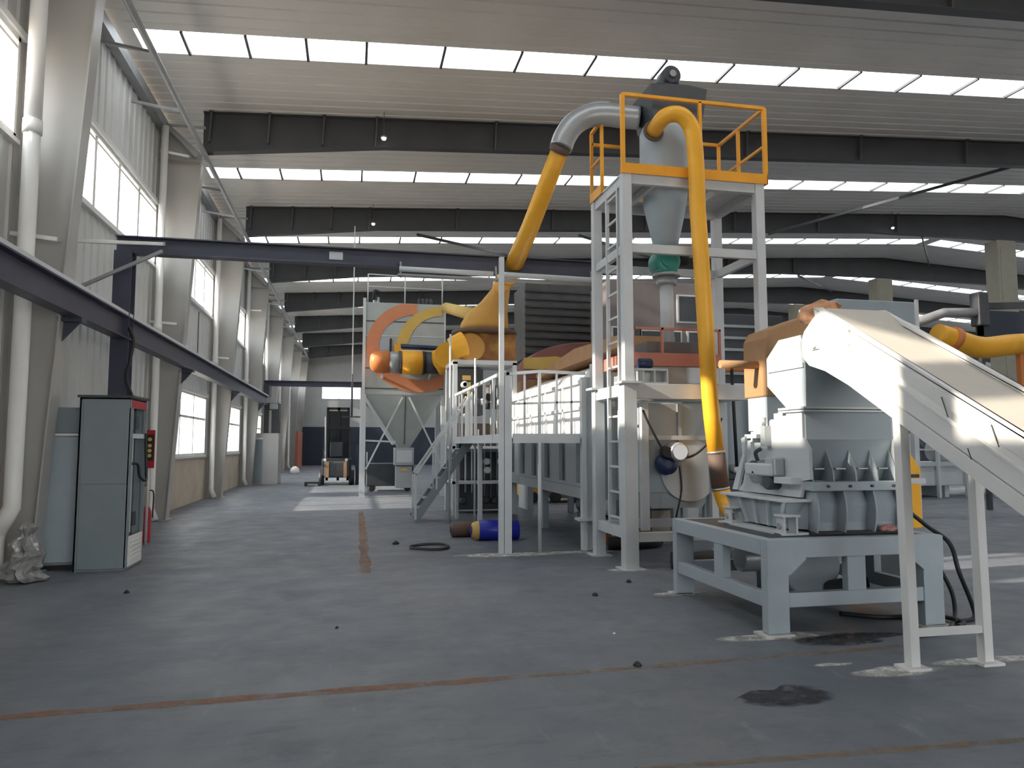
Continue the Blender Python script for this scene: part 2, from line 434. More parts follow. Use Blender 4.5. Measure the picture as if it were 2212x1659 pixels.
# ---- frames: tapered columns and rafters
def frame(k, y):
    g = .14
    c = MB()
    # outer and inner flanges, tapered web, base plate
    c.box(WX + .03, WX + .045, y - g, y + g, 0, 8.85)
    c.prism([(WX + .045, .02), (-3.84, .02), (-3.38, 7.85), (-3.38, 8.05), (WX + .045, 8.85)], 'y', y - .006, y + .006)
    c.add([(-3.84, y - g, .02), (-3.82, y - g, .02), (-3.82, y + g, .02), (-3.84, y + g, .02),
           (-3.38, y - g, 7.85), (-3.36, y - g, 7.85), (-3.36, y + g, 7.85), (-3.38, y + g, 7.85)],
          [(0, 3, 2, 1), (4, 5, 6, 7), (0, 1, 5, 4), (1, 2, 6, 5), (2, 3, 7, 6), (3, 0, 4, 7)])
    c.box(WX + .045, -3.36, y - g, y + g, 7.85, 7.87)
    c.box(WX + .0, -3.76, y - .2, y + .2, 0, .02)
    struct('column', c, 'column')
    r = MB()
    for (xa, xb) in ((-3.37, RIDGE_X), (RIDGE_X, FARX - .2)):
        def pz(x): return roofz(x) - .02
        da, db = (.92, .95) if xa < 0 else (.95, .92)
        xm = xa + 4 if xa < 0 else xb - 4
        pts = [(xa, pz(xa + 1e-4)), (xb, pz(xb)), (xb, pz(xb) - db)]
        if xa < 0: pts += [(xb - 6, pz(xb - 6) - .68), (xa + 4, pz(xa + 4) - .68), (xa, pz(xa) - da)]
        else: pts = [(xa, pz(xa)), (xb, pz(xb)), (xb, pz(xb) - .92), (xb - 4, pz(xb - 4) - .68), (xa + 6, pz(xa + 6) - .68), (xa, pz(xa) - .95)]
        r.prism(pts, 'y', y - .006, y + .006)
        low = pts[2:] if xa < 0 else pts[2:]
        for (p, q) in zip(low[:-1], low[1:]):
            r.bar((p[0], y, p[1]), (q[0], y, q[1]), .22, .016)
        r.bar((pts[0][0], y, pts[0][1]), (pts[1][0], y, pts[1][1]), .22, .016)
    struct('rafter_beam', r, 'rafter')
    # slim stiffener rods on the camera side of the web
    st = MB()
    for x in [-3.2, -1.95, -.75, .45, 3.3, 6.6, 10, 13.4, 16.8, 20.2]:
        st.bar((x, y - .06, roofz(x) - .02), (x - .03, y - .06, roofz(x) - .70), .035, .10)
        st.box(x - .04, x + .04, y - .16, y - .02, roofz(x) - .03, roofz(x) + .0)
    struct('trim_%d' % (20 + k), st, 'purlin')
    # knee brace and eave ties
    kb = MB()
    kb.bar((WX + .1, y - .16, 8.7), (-3.45, y - .16, 7.95), .05, .09)
    kb.bar((WX + .1, y - .15, 8.62), (-3.3, y - .15, 8.62), .05, .05)
    struct('trim_%d' % (40 + k), kb, 'galv')
for k, y in enumerate(FR): frame(k, y)

ev = MB().box(WX + .02, WX + .2, YB, YF, 8.5, 8.72)
struct('trim_1', ev, 'galv')
stt = MB()
stt.tube([(-3.28, YB + .5, 7.98), (-3.28, YF - .1, 7.98)], .055, 10)
for y in [f + d for f in FR for d in (2.2, 4.4)]:
    stt.bar((WX + .1, y, 8.1), (-3.28, y, 7.98), .05, .05)
struct('trim_2', stt, 'galv')

# diagonal wind bracing under the roof
for i, (x0, y0, x1, y1) in enumerate([(14.7, 23.9, 20.5, 17.5), (21.4, 24.1, 27.5, 30.6), (2.0, 24.2, 7.6, 30.7), (7.6, 24.2, 13.5, 30.7), (20.5, 30.9, 27, 37.4)]):
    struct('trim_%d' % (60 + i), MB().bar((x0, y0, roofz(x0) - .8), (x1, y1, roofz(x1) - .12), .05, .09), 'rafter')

# centre columns below the ridge
for y in FR[2:]:
    c = MB().box(24.45, 25.3, y - .3, y + .3, 0, 9.55)
    c.box(24.45 + .12, 25.3 - .12, y - .31, y - .29, .3, 9.3)
    struct('column', c, 'colbeige')

# ---- left wall with openings
def ribbed(mb, y0, y1, z0, z1, x=WX, pitch=.34, amp=.028):
    if y1 - y0 < .02 or z1 - z0 < .02: return
    ys = [(y0, 0)]
    k = math.floor(y0 / pitch)
    while k * pitch < y1:
        for off, d in ((.02, 0), (.045, amp), (.125, amp), (.15, 0)):
            yy = k * pitch + off
            if y0 < yy < y1: ys.append((yy, d))
        k += 1
    ys.append((y1, 0)); n = len(ys)
    v = [(x + d, yy, z0) for yy, d in ys] + [(x + d, yy, z1) for yy, d in ys] + [(x - .1, yy, z0) for yy, d in ys] + [(x - .1, yy, z1) for yy, d in ys]
    f = []
    for i in range(n - 1):
        f += [(i, i + 1, n + i + 1, n + i), (2 * n + i, 3 * n + i, 3 * n + i + 1, 2 * n + i + 1), (i, 2 * n + i, 2 * n + i + 1, i + 1), (n + i, n + i + 1, 3 * n + i + 1, 3 * n + i)]
    f += [(0, n, 3 * n, 2 * n), (n - 1, 3 * n - 1, 4 * n - 1, 2 * n - 1)]
    mb.add(v, f)
ZS = 1.2
UP = (5.46, 6.78); LOW = (1.3, 2.98)
wall = MB()
bays = [(YB, FR[0])] + list(zip(FR[:-1], FR[1:])) + [(FR[-1], YF)]
wins = []
for bi, (ya, yb) in enumerate(bays):
    ua, ub = ya + .22, yb - .18
    has_low = bi in (4, 5, 6, 7)
    la, lb = ya + 1.2, ya + 6.1
    ribbed(wall, ya, yb, UP[1], 8.9)
    ribbed(wall, ya, ua, UP[0], UP[1]); ribbed(wall, ub, yb, UP[0], UP[1])
    ribbed(wall, ya, yb, LOW[1], UP[0])
    if has_low:
        ribbed(wall, ya, la, ZS, LOW[1]); ribbed(wall, lb, yb, ZS, LOW[1]); ribbed(wall, la, lb, ZS, LOW[0])
        wins.append((la, lb, LOW[0], LOW[1], 3, True))
    else: ribbed(wall, ya, yb, ZS, LOW[1])
    wins.append((ua, ub, UP[0], UP[1], 5, False))
struct('wall_left', wall, 'clad')
struct('baseboard_left', MB().box(WX - .15, WX + .02, YB, YF, 0, ZS).box(WX - .15, WX + .06, YB, YF, ZS, ZS + .04), 'plinth')

def window(i, y0, y1, z0, z1, n, cross):
    root = sroot('window_%d' % i, (WX, (y0 + y1) / 2, z0), 'white framed wall window')
    f = MB(); t = .06
    f.box(WX - .06, WX + .07, y0, y1, z0, z0 + t); f.box(WX - .06, WX + .07, y0, y1, z1 - t, z1)
    f.box(WX - .06, WX + .07, y0, y0 + t, z0, z1); f.box(WX - .06, WX + .07, y1 - t, y1, z0, z1)
    f.box(WX - .02, WX + .12, y0 - .1, y1 + .1, z1 - .0, z1 + .09)
    f.box(WX - .02, WX + .10, y0 - .06, y1 + .06, z0 - .06, z0)
    for k in range(1, n):
        y = y0 + (y1 - y0) * k / n
        f.box(WX - .03, WX + .05, y - (.045 if cross else .055), y + (.045 if cross else .055), z0, z1)
    if cross:
        f.box(WX - .03, WX + .05, y0, y1, z0 + 1.0, z0 + 1.06)
        for k in range(n):
            y = y0 + (y1 - y0) * (k + .5) / n; f.box(WX - .02, WX + .03, y - .015, y + .015, z0, z1)
    else:
        f.box(WX - .03, WX + .06, y0, y1, z1 - .16, z1 - .12)
    f.build('window_frame', 'winframe', root)
    MB().box(WX - .012, WX - .006, y0 + .03, y1 - .03, z0 + .03, z1 - .03).build('window_pane', 'winpane', root)
    portal('window_portal', (WX + .16, (y0 + y1) / 2, (z0 + z1) / 2), z1 - z0, y1 - y0, (1, 0, 0)) if False else None
for (a, b, c, d, n, cr) in wins:
    wi += 1; window(wi, a, b, c, d, n, cr)
def vportal(x, ya, yb, za, zb, dx):
    d = bpy.data.lights.new('window_portal', 'AREA'); d.shape = 'RECTANGLE'; d.size = zb - za; d.size_y = yb - ya; d.cycles.is_portal = True
    o = bpy.data.objects.new('window_portal', d); o.location = (x, (ya + yb) / 2, (za + zb) / 2)
    o.rotation_euler = (0, math.radians(-90 if dx > 0 else 90), 0); COL.objects.link(o)
for (a, b, c, d, n, cr) in wins: vportal(WX + .14, a, b, c, d, 1)

# ---- far wall
fw = MB()
def wall_y(mb, x0, x1, z0, z1, y=YF): mb.box(x0, x1, y, y + .15, z0, z1)
W1 = (-2.36, .64, 5.1, 6.2)
wall_y(fw, WX - .3, W1[0], 2.95, 9.0); wall_y(fw, W1[0], W1[1], W1[3], 9.2); wall_y(fw, W1[0], W1[1], 2.95, W1[2])
fw.prism([(W1[1], 2.95), (FARX + .3, 2.95), (FARX + .3, roofz(FARX)), (RIDGE_X, roofz(RIDGE_X) + .05), (W1[1], roofz(W1[1]) + .05)], 'y', YF, YF + .15)
struct('wall_far', fw, 'farwall')
struct('baseboard_far', MB().box(WX, FARX, YF - .03, YF + .15, 0, 2.95), 'navy')
wi += 1
root = sroot('window_%d' % wi, (0, YF, W1[2]), 'small window high in the far gable')
f = MB().box(W1[0], W1[1], YF - .02, YF + .1, W1[2], W1[2] + .05).box(W1[0], W1[1], YF - .02, YF + .1, W1[3] - .05, W1[3])
for x in (W1[0], -1.05, W1[1] - .05): f.box(x, x + .05, YF - .02, YF + .1, W1[2], W1[3])
f.build('window_frame', 'winframe', root)
MB().box(W1[0], W1[1], YF + .05, YF + .055, W1[2], W1[3]).build('window_pane', 'winpane', root)

# ---- right wall with a long high window band; unseen gable behind, open door added for frontal fill light
rw = MB()
rw.box(FARX, FARX + .15, YB, YF, 0, 3.6); rw.box(FARX, FARX + .15, YB, YF, 6.2, 9.1)
for y in range(int(YB), int(YF), 6): rw.box(FARX, FARX + .15, y, y + .6, 3.6, 6.2)
rw.box(FARX, FARX + .15, YF - .5, YF, 3.6, 6.2)
struct('wall_right', rw, 'clad')
wi += 1
root = sroot('window_%d' % wi, (FARX, 20, 3.6), 'window band of the far right wall')
MB().box(FARX + .06, FARX + .066, YB, YF, 3.6, 6.2).build('window_pane', 'winpane', root)
vportal(FARX - .05, YB, YF, 3.6, 6.2, -1)
bw = MB()
DX0, DX1, DZ = 1.0, 15.0, 5.2
bw.box(WX - .1, DX0, YB - .15, YB, 0, 9.1); bw.prism([(DX1, 0), (FARX, 0), (FARX, 9.1), (RIDGE_X, 10.7), (DX1, 10.3)], 'y', YB - .15, YB)
bw.prism([(DX0, DZ), (DX1, DZ), (DX1, 10.3), (DX0, 9.15)], 'y', YB - .15, YB)
struct('wall_back', bw, 'clad')
d = bpy.data.lights.new('fill_door_portal', 'AREA'); d.shape = 'RECTANGLE'; d.size = DX1 - DX0; d.size_y = DZ; d.cycles.is_portal = True
o = bpy.data.objects.new('fill_door_portal', d); o.location = ((DX0 + DX1) / 2, YB + .05, DZ / 2); o.rotation_euler = (math.pi / 2, 0, 0); COL.objects.link(o)
struct('ground_outside', MB().box(-60, 90, -70, 110, -.5, -.31), 'plinth')

# ================================================================= LEFT SIDE THINGS
# downpipes at the columns
def downpipe(k, y):
    x = WX + .30; r = .095
    lab = ['rainwater downpipe nearest the camera, thick, with offset foot', 'pale downpipe beside the column behind the grey cabinets', 'pale downpipe beside the third column from the camera',
           'pale downpipe beside the fourth column from the camera', 'pale downpipe beside the fifth column from the camera', 'pale downpipe beside the sixth column from the camera', 'pale downpipe beside the seventh column from the camera']
    t = thing('downpipe', lab[k], 'pipe', (x, y, 0), 'rainwater downpipes')
    t['label'] = lab[k]
    if k == 0:
        MB().tube([(x + .05, y, 8.5), (x + .05, y, 5.55)], r + .004, 18).build('upper_pipe', 'white', t)
        MB().tube([(x + .05, y, 5.55), (x + .05, y, 1.0)] + smooth_path([(x + .05, y, .85), (x - .02, y, .70), (x - .1, y + .05, .58), (x - .13, y + .05, .45), (x - .13, y + .05, 0.0)], 5), r, 18).build('lower_pipe', 'white', t)
        MB().tube([(x + .05, y, 5.45), (x + .05, y, 5.62)], r + .015, 18).build('pipe_collar', 'white', t)
    else:
        MB().tube([(x - .08, y, 8.5), (x - .08, y, .25), (x + .02, y - .02, .02)], .075, 14).build('pipe', 'white', t)
        MB().tube([(x - .08, y, 4.0), (x - .08, y, 4.15)], .09, 14).build('pipe_collar', 'white', t)
pk = 0
for y in FR[2:9]:
    downpipe(pk, y - .36 if pk else y - .42); pk += 1

bag = MB()
rr = random.Random(3)
prof = [(.02, 0), (.17, .015), (.20, .06), (.185, .12), (.20, .18), (.17, .25), (.18, .32), (.14, .38), (.15, .44), (.10, .50), (.06, .55), (.09, .62), (.03, .68)]
rs = []
for q, (r, z) in enumerate(prof):
    rs.append([(-3.72 + .03 * math.sin(q * 1.3) + r * (1 + .22 * rr.uniform(-1, 1) + .18 * math.sin(5 * 6.283 * j / 26 + q * .8)) * math.cos(6.283 * j / 26),
                9.80 + r * (1 + .22 * rr.uniform(-1, 1) + .18 * math.sin(5 * 6.283 * j / 26 + q * .8)) * math.sin(6.283 * j / 26), z + rr.uniform(-.02, .02) * (z > .02)) for j in range(26)])
tag(bag.rings(rs, smooth=False).build('film_bag', 'bag'), 'crumpled clear film bag at the foot of the nearest downpipe', 'bag')

# electrical cabinets
t = thing('electrical_cabinet', 'tall grey electrical cabinet with open equipment bay and red label', 'cabinet', (-3.1, 10.7, 0))
x0, x1, y0, y1, h = -3.40, -2.79, 10.38, 11.1, 2.2
b = MB().box(x0, x0 + .03, y0, y1, 0, h).box(x0, x1, y0, y0 + .03, 0.02, h).box(x0, x1, y1 - .03, y1, 0, h).box(x0, x1, y0, y1, h - .03, h).box(x0, x1, y0, y1, 0, .04)
b.build('cabinet_body', 'cab', t, .006)
MB().box(x0 + .03, x1 - .12, y0 + .03, y1 - .03, .05, h - .05).build('mounting_plate', 'cabdark', t)
MB().box(x0 + .05, x1 - .02, y0 - .012, y0, 1.10, h - .02).build('front_panel', 'cab', t, .004)
MB().box(x0 + .05, x1 - .02, y0 - .012, y0, .03, 1.09).build('front_panel', 'cab', t, .004)
MB().box(x0 - .02, x1 + .03, y0 - .03, y1 + .02, h, h + .03).build('top_cover', 'dark', t)
MB().box(x1 - .02, x1 + .0, y0 + .02, y1, 2.07, 2.19).build('header_strip', 'red', t)
MB().box(x1 - .10, x1 + .01, y0 + .02, y1 - .02, 1.68, 1.74).build('shelf', 'machl', t)
MB().box(x1 - .02, x1 + .015, y0 + .0, y0 + .06, .04, 2.07).box(x1 - .02, x1 + .015, y1 - .06, y1, .04, 2.07).build('door_frame', 'cab', t)
v = MB().box(x1 - .01, x1 + .02, y0 + .04, y1 - .05, .04, .42)
for k in range(5): v.box(x1 + .02, x1 + .03, y0 + .12, y1 - .14, .12 + k * .055, .145 + k * .055)
v.build('vent_grille', 'white', t, .004)
MB().tube(smooth_path([(x1 - .02, y0 + .1, 1.35), (x1 + .05, y0 + .2, 1.34), (x1 + .06, y0 + .28, 1.18), (x1 + .08, y0 + .5, 1.12), (x1 + .05, y0 + .62, 1.25), (x1 + .03, y0 + .62, 1.75)]), .018, 8).build('cable', 'black', t)
for (zz, yy) in ((1.9, .2), (1.9, .42), (.9, .3), (.62, .45), (.55, .2)):
    MB().box(x1 - .13, x1 - .05, y0 + yy, y0 + yy + .14, zz - .1, zz + .08).build('breaker_unit', 'dark', t)
MB().bar((x1 - .06, y0 + .32, .45), (x1 - .06, y0 + .32, 1.68), .03).build('inner_rail', 'machl', t)

t = thing('electrical_cabinet', 'lower grey steel cabinet standing left of the tall open cabinet', 'cabinet', (-3.7, 10.9, 0))
MB().box(-3.95, -3.42, 10.62, 11.1, .06, 2.08).build('cabinet_body', 'cab', t, .006)
MB().box(-3.93, -3.44, 10.60, 10.622, .1, 1.70).build('door', 'mach', t, .004)
MB().box(-3.93, -3.44, 10.60, 10.622, 1.75, 2.05).build('upper_panel', 'cab', t, .004)
MB().box(-3.94, -3.43, 10.58, 10.622, 1.71, 1.74).build('trim_strip', 'white', t)
MB().box(-3.93, -3.44, 10.64, 11.08, 0, .06).build('plinth', 'black', t)
hd = MB().tube(smooth_path([(-3.87, 10.6, .98), (-3.87, 10.55, .95), (-3.87, 10.54, .84), (-3.87, 10.56, .76), (-3.87, 10.6, .74)]), .02, 8)
hd.box(-3.93, -3.84, 10.585, 10.6, .72, 1.0); hd.build('door_handle', 'black', t)

# fire point behind cabinet
t = thing('fire_extinguisher', 'red fire extinguisher with pale neck beside the second downpipe', 'extinguisher', (-3.30, 13.3, 0))
MB().lathe([(.085, 0), (.09, .03), (.09, .5), (.07, .56), (.03, .6)], (-3.30, 13.3, 0)).build('cylinder_body', 'red', t)
MB().lathe([(.05, .58), (.06, .62), (.06, .85), (.04, .9)], (-3.30, 13.3, 0), 16).build('valve_head', 'plinth', t)
MB().tube(smooth_path([(-3.26, 13.3, .85), (-3.18, 13.28, .8), (-3.18, 13.26, .4)]), .012, 6).build('hose', 'black', t)
t = thing('warning_board', 'red board with yellow marks hanging behind the tall cabinet', 'sign', (-3.2, 12.9, 1.2))
MB().box(-3.28, -3.1, 12.9, 12.92, 1.22, 1.83).build('board', 'red', t)
MB().cyl((-3.19, 12.94, 0), (-3.19, 12.94, 1.8), .02, n=8).build('stand_pole', 'machl', t)
dk = MB().box(-3.25, -3.11, 12.89, 12.9, 1.34, 1.76); dk.build('dark_field', 'black', t)
for z in (1.42, 1.5, 1.58, 1.68): MB().lathe([(.03, -.006), (.03, 0)], (-3.17, 12.89, z), 12, 'y').build('yellow_mark', 'emb_y', t)

# gantry: post, cross beam, runway beam
t = thing('crane_gantry', 'dark blue steel gantry post and long cross beam over the machines', 'gantry', (-3.5, 12.5, 0))
MB().box(-3.67, -3.41, 12.37, 12.39, .02, 4.62).box(-3.67, -3.41, 12.61, 12.63, .02, 4.62).box(-3.55, -3.53, 12.39, 12.61, .02, 4.62).box(-3.7, -3.38, 12.34, 12.66, 0, .02).build('post', 'gantry', t)
gb = MB().ibeam((-3.67, 12.5, 4.73), (4.35, 12.5, 4.72), .28, .2, .02, .014)
gb.build('cross_beam', 'gantry', t)
MB().bar((-4.2, 12.3, 3.95), (-2.95, 12.3, 4.62), .05, .05).build('brace', 'galv', t)
pl = MB().box(-.42, -.2, 12.478, 12.49, 4.67, 4.80)
pl.build('rating_plate', 'machl', t)
MB().tube([(.72, 12.2, 4.50), (2.3, 12.2, 4.49)], .045, 12).tube([(2.45, 12.2, 4.49), (4.2, 12.2, 4.47)], .045, 12).build('cable_conduit', 'machl', t)
MB().box(.7, 4.2, 12.22, 12.38, 4.40, 4.43).build('cable_tray', 'galv', t)
for x in (.75, 2.38, 4.1): MB().bar((x, 12.3, 4.38), (x, 12.38, 4.66), .03).build('conduit_clip', 'galv', t)
MB().tube(smooth_path([(-3.4, 12.36, 3.4), (-3.33, 12.34, 3.2), (-3.36, 12.33, 2.9), (-3.4, 12.33, 2.6), (-3.3, 12.3, 2.3), (-3.35, 12.2, 2.2)]), .025, 8).build('hanging_cable', 'black', t)

t = thing('runway_beam', 'long dark crane runway beam along the left wall columns', 'beam', (-3.5, 20, 3.4))
rb = MB().ibeam((-3.50, -6, 3.40), (-3.50, 32.4, 3.40), .36, .2, .022, .014)
rb.build('beam', 'gantry', t)
MB().box(-3.54, -3.42, -6, 32.4, 3.58, 3.64).build('crane_rail', 'machl', t)
for y in FR[1:6]:
    MB().box(-3.68, -3.40, y - .09, y + .09, 3.16, 3.22).prism([(-3.68, 2.90), (-3.66, 2.90), (-3.44, 3.16), (-3.68, 3.16)], 'y', y - .01, y + .01).build('bracket', 'gantry', t)
t = thing('cross_girder', 'far dark cross girder near the end of the hall', 'beam', (-1.6, 33, 4.2))
MB().ibeam((-3.70, 33, 4.2), (.45, 33, 4.2), .24, .2, .02, .014).build('girder', 'gantry', t)
MB().box(-3.62, -3.40, 32.2, 33.1, 3.62, 4.08).build('end_carriage', 'dark', t)

# white batten lights on the column faces and the wall
bl = [((-4.2, 10.15, 4.22), (-3.66, 10.15, 4.17), 'white light batten on the nearest column web'),
      ((-4.27, 12.335, 4.72), (-2.95, 12.335, 4.74), 'long white light batten beside the gantry post'),
      ((-4.2, 16.95, 7.98), (-3.6, 16.95, 7.9), 'white light batten high on the second column'),
      ((-4.28, 16.95, 4.22), (-3.72, 16.95, 4.18), 'white light batten low on the second column'),
      ((-4.2, 23.75, 4.24), (-3.7, 23.75, 4.21), 'white light batten low on the third column'),
      ((-4.2, 30.55, 6.9), (-3.6, 30.55, 6.9), 'white light batten on the fourth column')]
for p, q, lab in bl:
    t = thing('light_batten', lab, 'light fitting', p, 'white light battens on the left wall')
    MB().bar(p, q, .05, .055).build('batten_body', 'white', t, .006)
    MB().bar(Vector(q) - Vector((.0, 0, 0)), Vector(q) + Vector((.03, 0, 0)), .06, .06).build('end_cap', 'galv', t)

# wall socket box, small bits on the wall in the second bay
t = thing('wall_socket', 'small white socket box on the wall above the lower window', 'socket', (WX + .05, 20.2, 4.0))
MB().box(WX + .03, WX + .10, 20.2, 20.42, 3.98, 4.16).build('socket_box', 'white', t, .008)
MB().box(WX + .03, WX + .09, 20.02, 20.18, 3.98, 4.16).build('switch', 'black', t)
t = thing('wall_lamp', 'little black lamp and its cable on the wall between second and third column', 'lamp', (WX + .05, 22.6, 3.6))
MB().lathe([(.1, 0), (.05, .1), (.02, .14)], (WX + .16, 22.7, 3.75)).build('lamp_shade', 'black', t)
MB().tube([(WX + .05, 21.9, 5.3), (WX + .05, 21.9, 3.68), (WX + .05, 22.6, 3.72), (WX + .14, 22.7, 3.82)], .012, 6).build('cable', 'black', t)

# grey partition boxes further along the wall
t = thing('control_enclosure', 'plain grey enclosure with narrow dark door far along the left wall', 'enclosure', (-3.4, 31.6, 0))
MB().box(-3.95, -2.88, 31.2, 32.6, 0, 2.05).build('enclosure_body', 'column', t, .01)
MB().box(-3.90, -3.50, 31.17, 31.2, .06, 1.80).build('door', 'cab', t)
MB().box(-3.72, -3.48, 31.15, 31.2, 1.80, 1.86).build('door_header', 'white', t)
t = thing('wall_cabinet', 'dark open wall cabinet standing on the grey enclosure', 'cabinet', (-3.2, 32.2, 2.05))
MB().box(-3.55, -2.95, 31.9, 32.5, 2.05, 3.30).build('cabinet_body', 'dark', t)
MB().box(-3.35, -3.25, 31.88, 31.9, 2.07, 3.0).build('white_strip', 'column', t)
MB().box(-3.33, -3.0, 31.87, 31.9, 3.05, 3.28).build('display_panel', 'duct', t)

# ================================================================= TOWER
t = thing('steel_tower', 'tall grey steel tower frame with orange railed platform on top', 'tower', (4.5, 9.7, 0))
TX0, TX1, TY0, TY1, TZ = 3.54, 5.50, 9.18, 10.40, 5.22
pw = .065
for i, (x, y) in enumerate(((TX0, TY0), (TX1, TY0), (TX0, TY1), (TX1, TY1))):
    MB().box(x - pw, x + pw, y - pw, y + pw, 2.42, TZ).build('upper_post', 'tower', t, .005)
    w2 = .09 if i == 0 else .075
    if i in (0, 2): MB().box(x - w2, x + w2, y - w2, y + w2, 0.015, 2.40).build('lower_post', 'tower', t, .005)
    else: MB().box(x - w2, x + w2, y - w2, y + w2, 0.015, 2.40).build('lower_post', 'tower', t, .005)
    MB().box(x - .14, x + .14, y - .14, y + .14, 2.395, 2.425).build('joint_plate', 'tower', t)
    MB().box(x - .15, x + .15, y - .15, y + .15, 0, .015).build('base_plate', 'tower', t)
def beam(p, q, w, h, m='tower', name='beam'): return MB().bar(p, q, w, h).build(name, m, t, .004)
zt = 5.16
for (p, q) in (((TX0, TY0, zt), (TX1, TY0, zt)), ((TX0, TY1, zt), (TX1, TY1, zt)), ((TX0, TY0, zt), (TX0, TY1, zt)), ((TX1, TY0, zt), (TX1, TY1, zt))): beam(p, q, .08, .13)
zm = 4.22
for (p, q) in (((TX0, TY0, zm), (TX1, TY0, zm)), ((TX0, TY0, zm), (TX0, TY1, zm)), ((TX1, TY0, zm), (TX1, TY1, zm)), ((TX0, TY1, zm), (TX1, TY1, zm))): beam(p, q, .07, .12)
beam((TX0, TY0, 2.30), (TX1, TY0, 2.30), .1, .20); beam((TX0, TY0, 2.32), (TX0, TY1, 2.32), .1, .16); beam((TX0, TY1, 2.32), (TX1, TY1, 2.32), .08, .16); beam((TX1, TY0, 2.32), (TX1, TY1, 2.32), .08, .16)
beam((TX0, TY0, .44), (TX0, TY1, .44), .09, .14); beam((TX0, TY0, .40), (TX1, TY0, .40), .09, .12); beam((TX0, TY1, .44), (TX1, TY1, .44), .09, .12)
dk = MB(); 
dk.box(TX0 - .06, 3.98, TY0 - .06, TY1 + .06, TZ, TZ + .02).box(4.95, TX1 + .1, TY0 - .06, TY1 + .06, TZ, TZ + .02).box(3.98, 4.95, TY0 - .06, 9.28, TZ, TZ + .02).box(3.98, 4.95, 10.2, TY1 + .06, TZ, TZ + .02)
dk.build('deck_plate', 'tower', t)
for x in (3.95, 4.95): beam((x, TY0, 5.14), (x, TY1, 5.14), .06, .1, name='deck_joist')
kick = MB().box(TX0 - .07, TX1 + .12, TY0 - .08, TY0 - .07, TZ, TZ + .14).box(TX1 + .11, TX1 + .12, TY0 - .08, TY1 + .06, TZ, TZ + .14).box(TX0 - .07, TX1 + .12, TY1 + .05, TY1 + .06, TZ, TZ + .14).box(TX0 - .08, TX0 - .07, 9.95, TY1 + .06, TZ, TZ + .14)
kick.build('kick_plate', 'rail', t)
RZ = 6.32
def rail(p, q, w=.045, name='guard_rail'): return MB().bar(p, q, w, w).build(name, 'rail', t, .003)
XA, XB, YA, YBk = TX0 - .05, TX1 + .1, TY0 - .05, TY1 + .05
for (x, y) in ((XA, YA), (4.62, YA), (XB, YA), (XB, 9.85), (XB, YBk), (4.6, YBk), (XA, YBk), (XA, 9.98)):
    rail((x, y, TZ), (x, y, RZ), .055 if y == YA and x != 4.62 else .045, 'guard_post')
rail((XA, YA, RZ), (XB, YA, RZ)); rail((XB, YA, RZ), (XB, YBk, RZ)); rail((XB, YBk, RZ), (4.6, YBk, RZ)); rail((XA, 9.98, RZ), (XA, YBk, RZ)); rail((XA, YBk, 6.15), (4.0, YBk, 6.15))
rail((XB, YA, 5.78), (XB, YBk, 5.78), .035); rail((4.6, YBk, 5.78), (XB, YBk, 5.78), .035); rail((XA, 9.98, 5.78), (XA, YBk, 5.78), .035)
lad = []
for ys in (9.42, 9.86):
    MB().bar((TX0 - .02, ys, .5), (TX0 - .02, ys, 5.18), .045, .045).build('ladder_rail', 'tower', t)
z = .62
while z < 5.15:
    MB().bar((TX0 - .02, 9.42, z), (TX0 - .02, 9.86, z), .028, .028).build('ladder_rung', 'tower', t); z += .34

# cyclone on the tower
t = thing('cyclone_separator', 'grey cyclone with dark hood and fan motor inside the tower platform', 'cyclone', (4.40, 9.8, 4.4))
cx, cy = 4.36, 9.75
MB().lathe([(.34, 5.30), (.35, 5.31), (.35, 6.08), (.30, 6.20), (.18, 6.24)], (cx, cy, 0), 36).build('barrel', 'mach', t)
MB().lathe([(.36, 5.24), (.36, 5.30)], (cx, cy, 0), 36).build('support_flange', 'mach', t)
MB().lathe([(.33, 5.24), (.30, 5.0), (.19, 4.5), (.17, 4.40)], (cx, cy, 0), 36).build('cone', 'mach', t)
hood = MB()
hx0, hx1, hy0, hy1 = 4.02, 4.88, 9.40, 10.1
hood.add([(hx0 + .08, hy0 + .1, 6.18), (hx1 - .04, hy0 + .1, 6.18), (hx1 - .04, hy1, 6.18), (hx0 + .08, hy1, 6.18), (hx0, hy0, 6.66), (hx1, hy0, 6.66), (hx1, hy1, 6.66), (hx0, hy1, 6.66),
          (4.3, 9.6, 6.80), (4.72, 9.6, 6.80), (4.72, 9.95, 6.80), (4.3, 9.95, 6.80)],
         [(0, 3, 2, 1), (0, 1, 5, 4), (1, 2, 6, 5), (2, 3, 7, 6), (3, 0, 4, 7), (4, 5, 9, 8), (5, 6, 10, 9), (6, 7, 11, 10), (7, 4, 8, 11), (8, 9, 10, 11)])
hood.build('outlet_hood', 'darkhood', t)
mt = MB().lathe([(.12, -.14), (.14, -.12), (.14, .12), (.10, .14)], (4.45, 9.75, 6.95), 20, 'y').build('fan_motor', 'dark', t)
MB().box(4.33, 4.57, 9.66, 9.84, 6.78, 6.86).build('motor_foot', 'dark', mt)
MB().lathe([(.05, -.02), (.05, 0)], (4.45, 9.60, 6.95), 16, 'y').build('motor_hub', 'steel', mt)
MB().lathe([(.20, 4.36), (.22, 4.36), (.22, 4.40), (.17, 4.40)], (cx, cy, 0), 28).build('cone_flange', 'mach', t)
t = thing('rotary_valve', 'teal rotary valve with black drive hanging below the cyclone cone', 'valve', (4.36, 9.7, 4.0))
MB().lathe([(.13, -.17), (.19, -.14), (.19, .14), (.13, .17)], (4.32, 9.72, 4.19), 22, 'y').box(4.18, 4.46, 9.58, 9.86, 4.02, 4.36).build('valve_body', 'teal', t, .01)
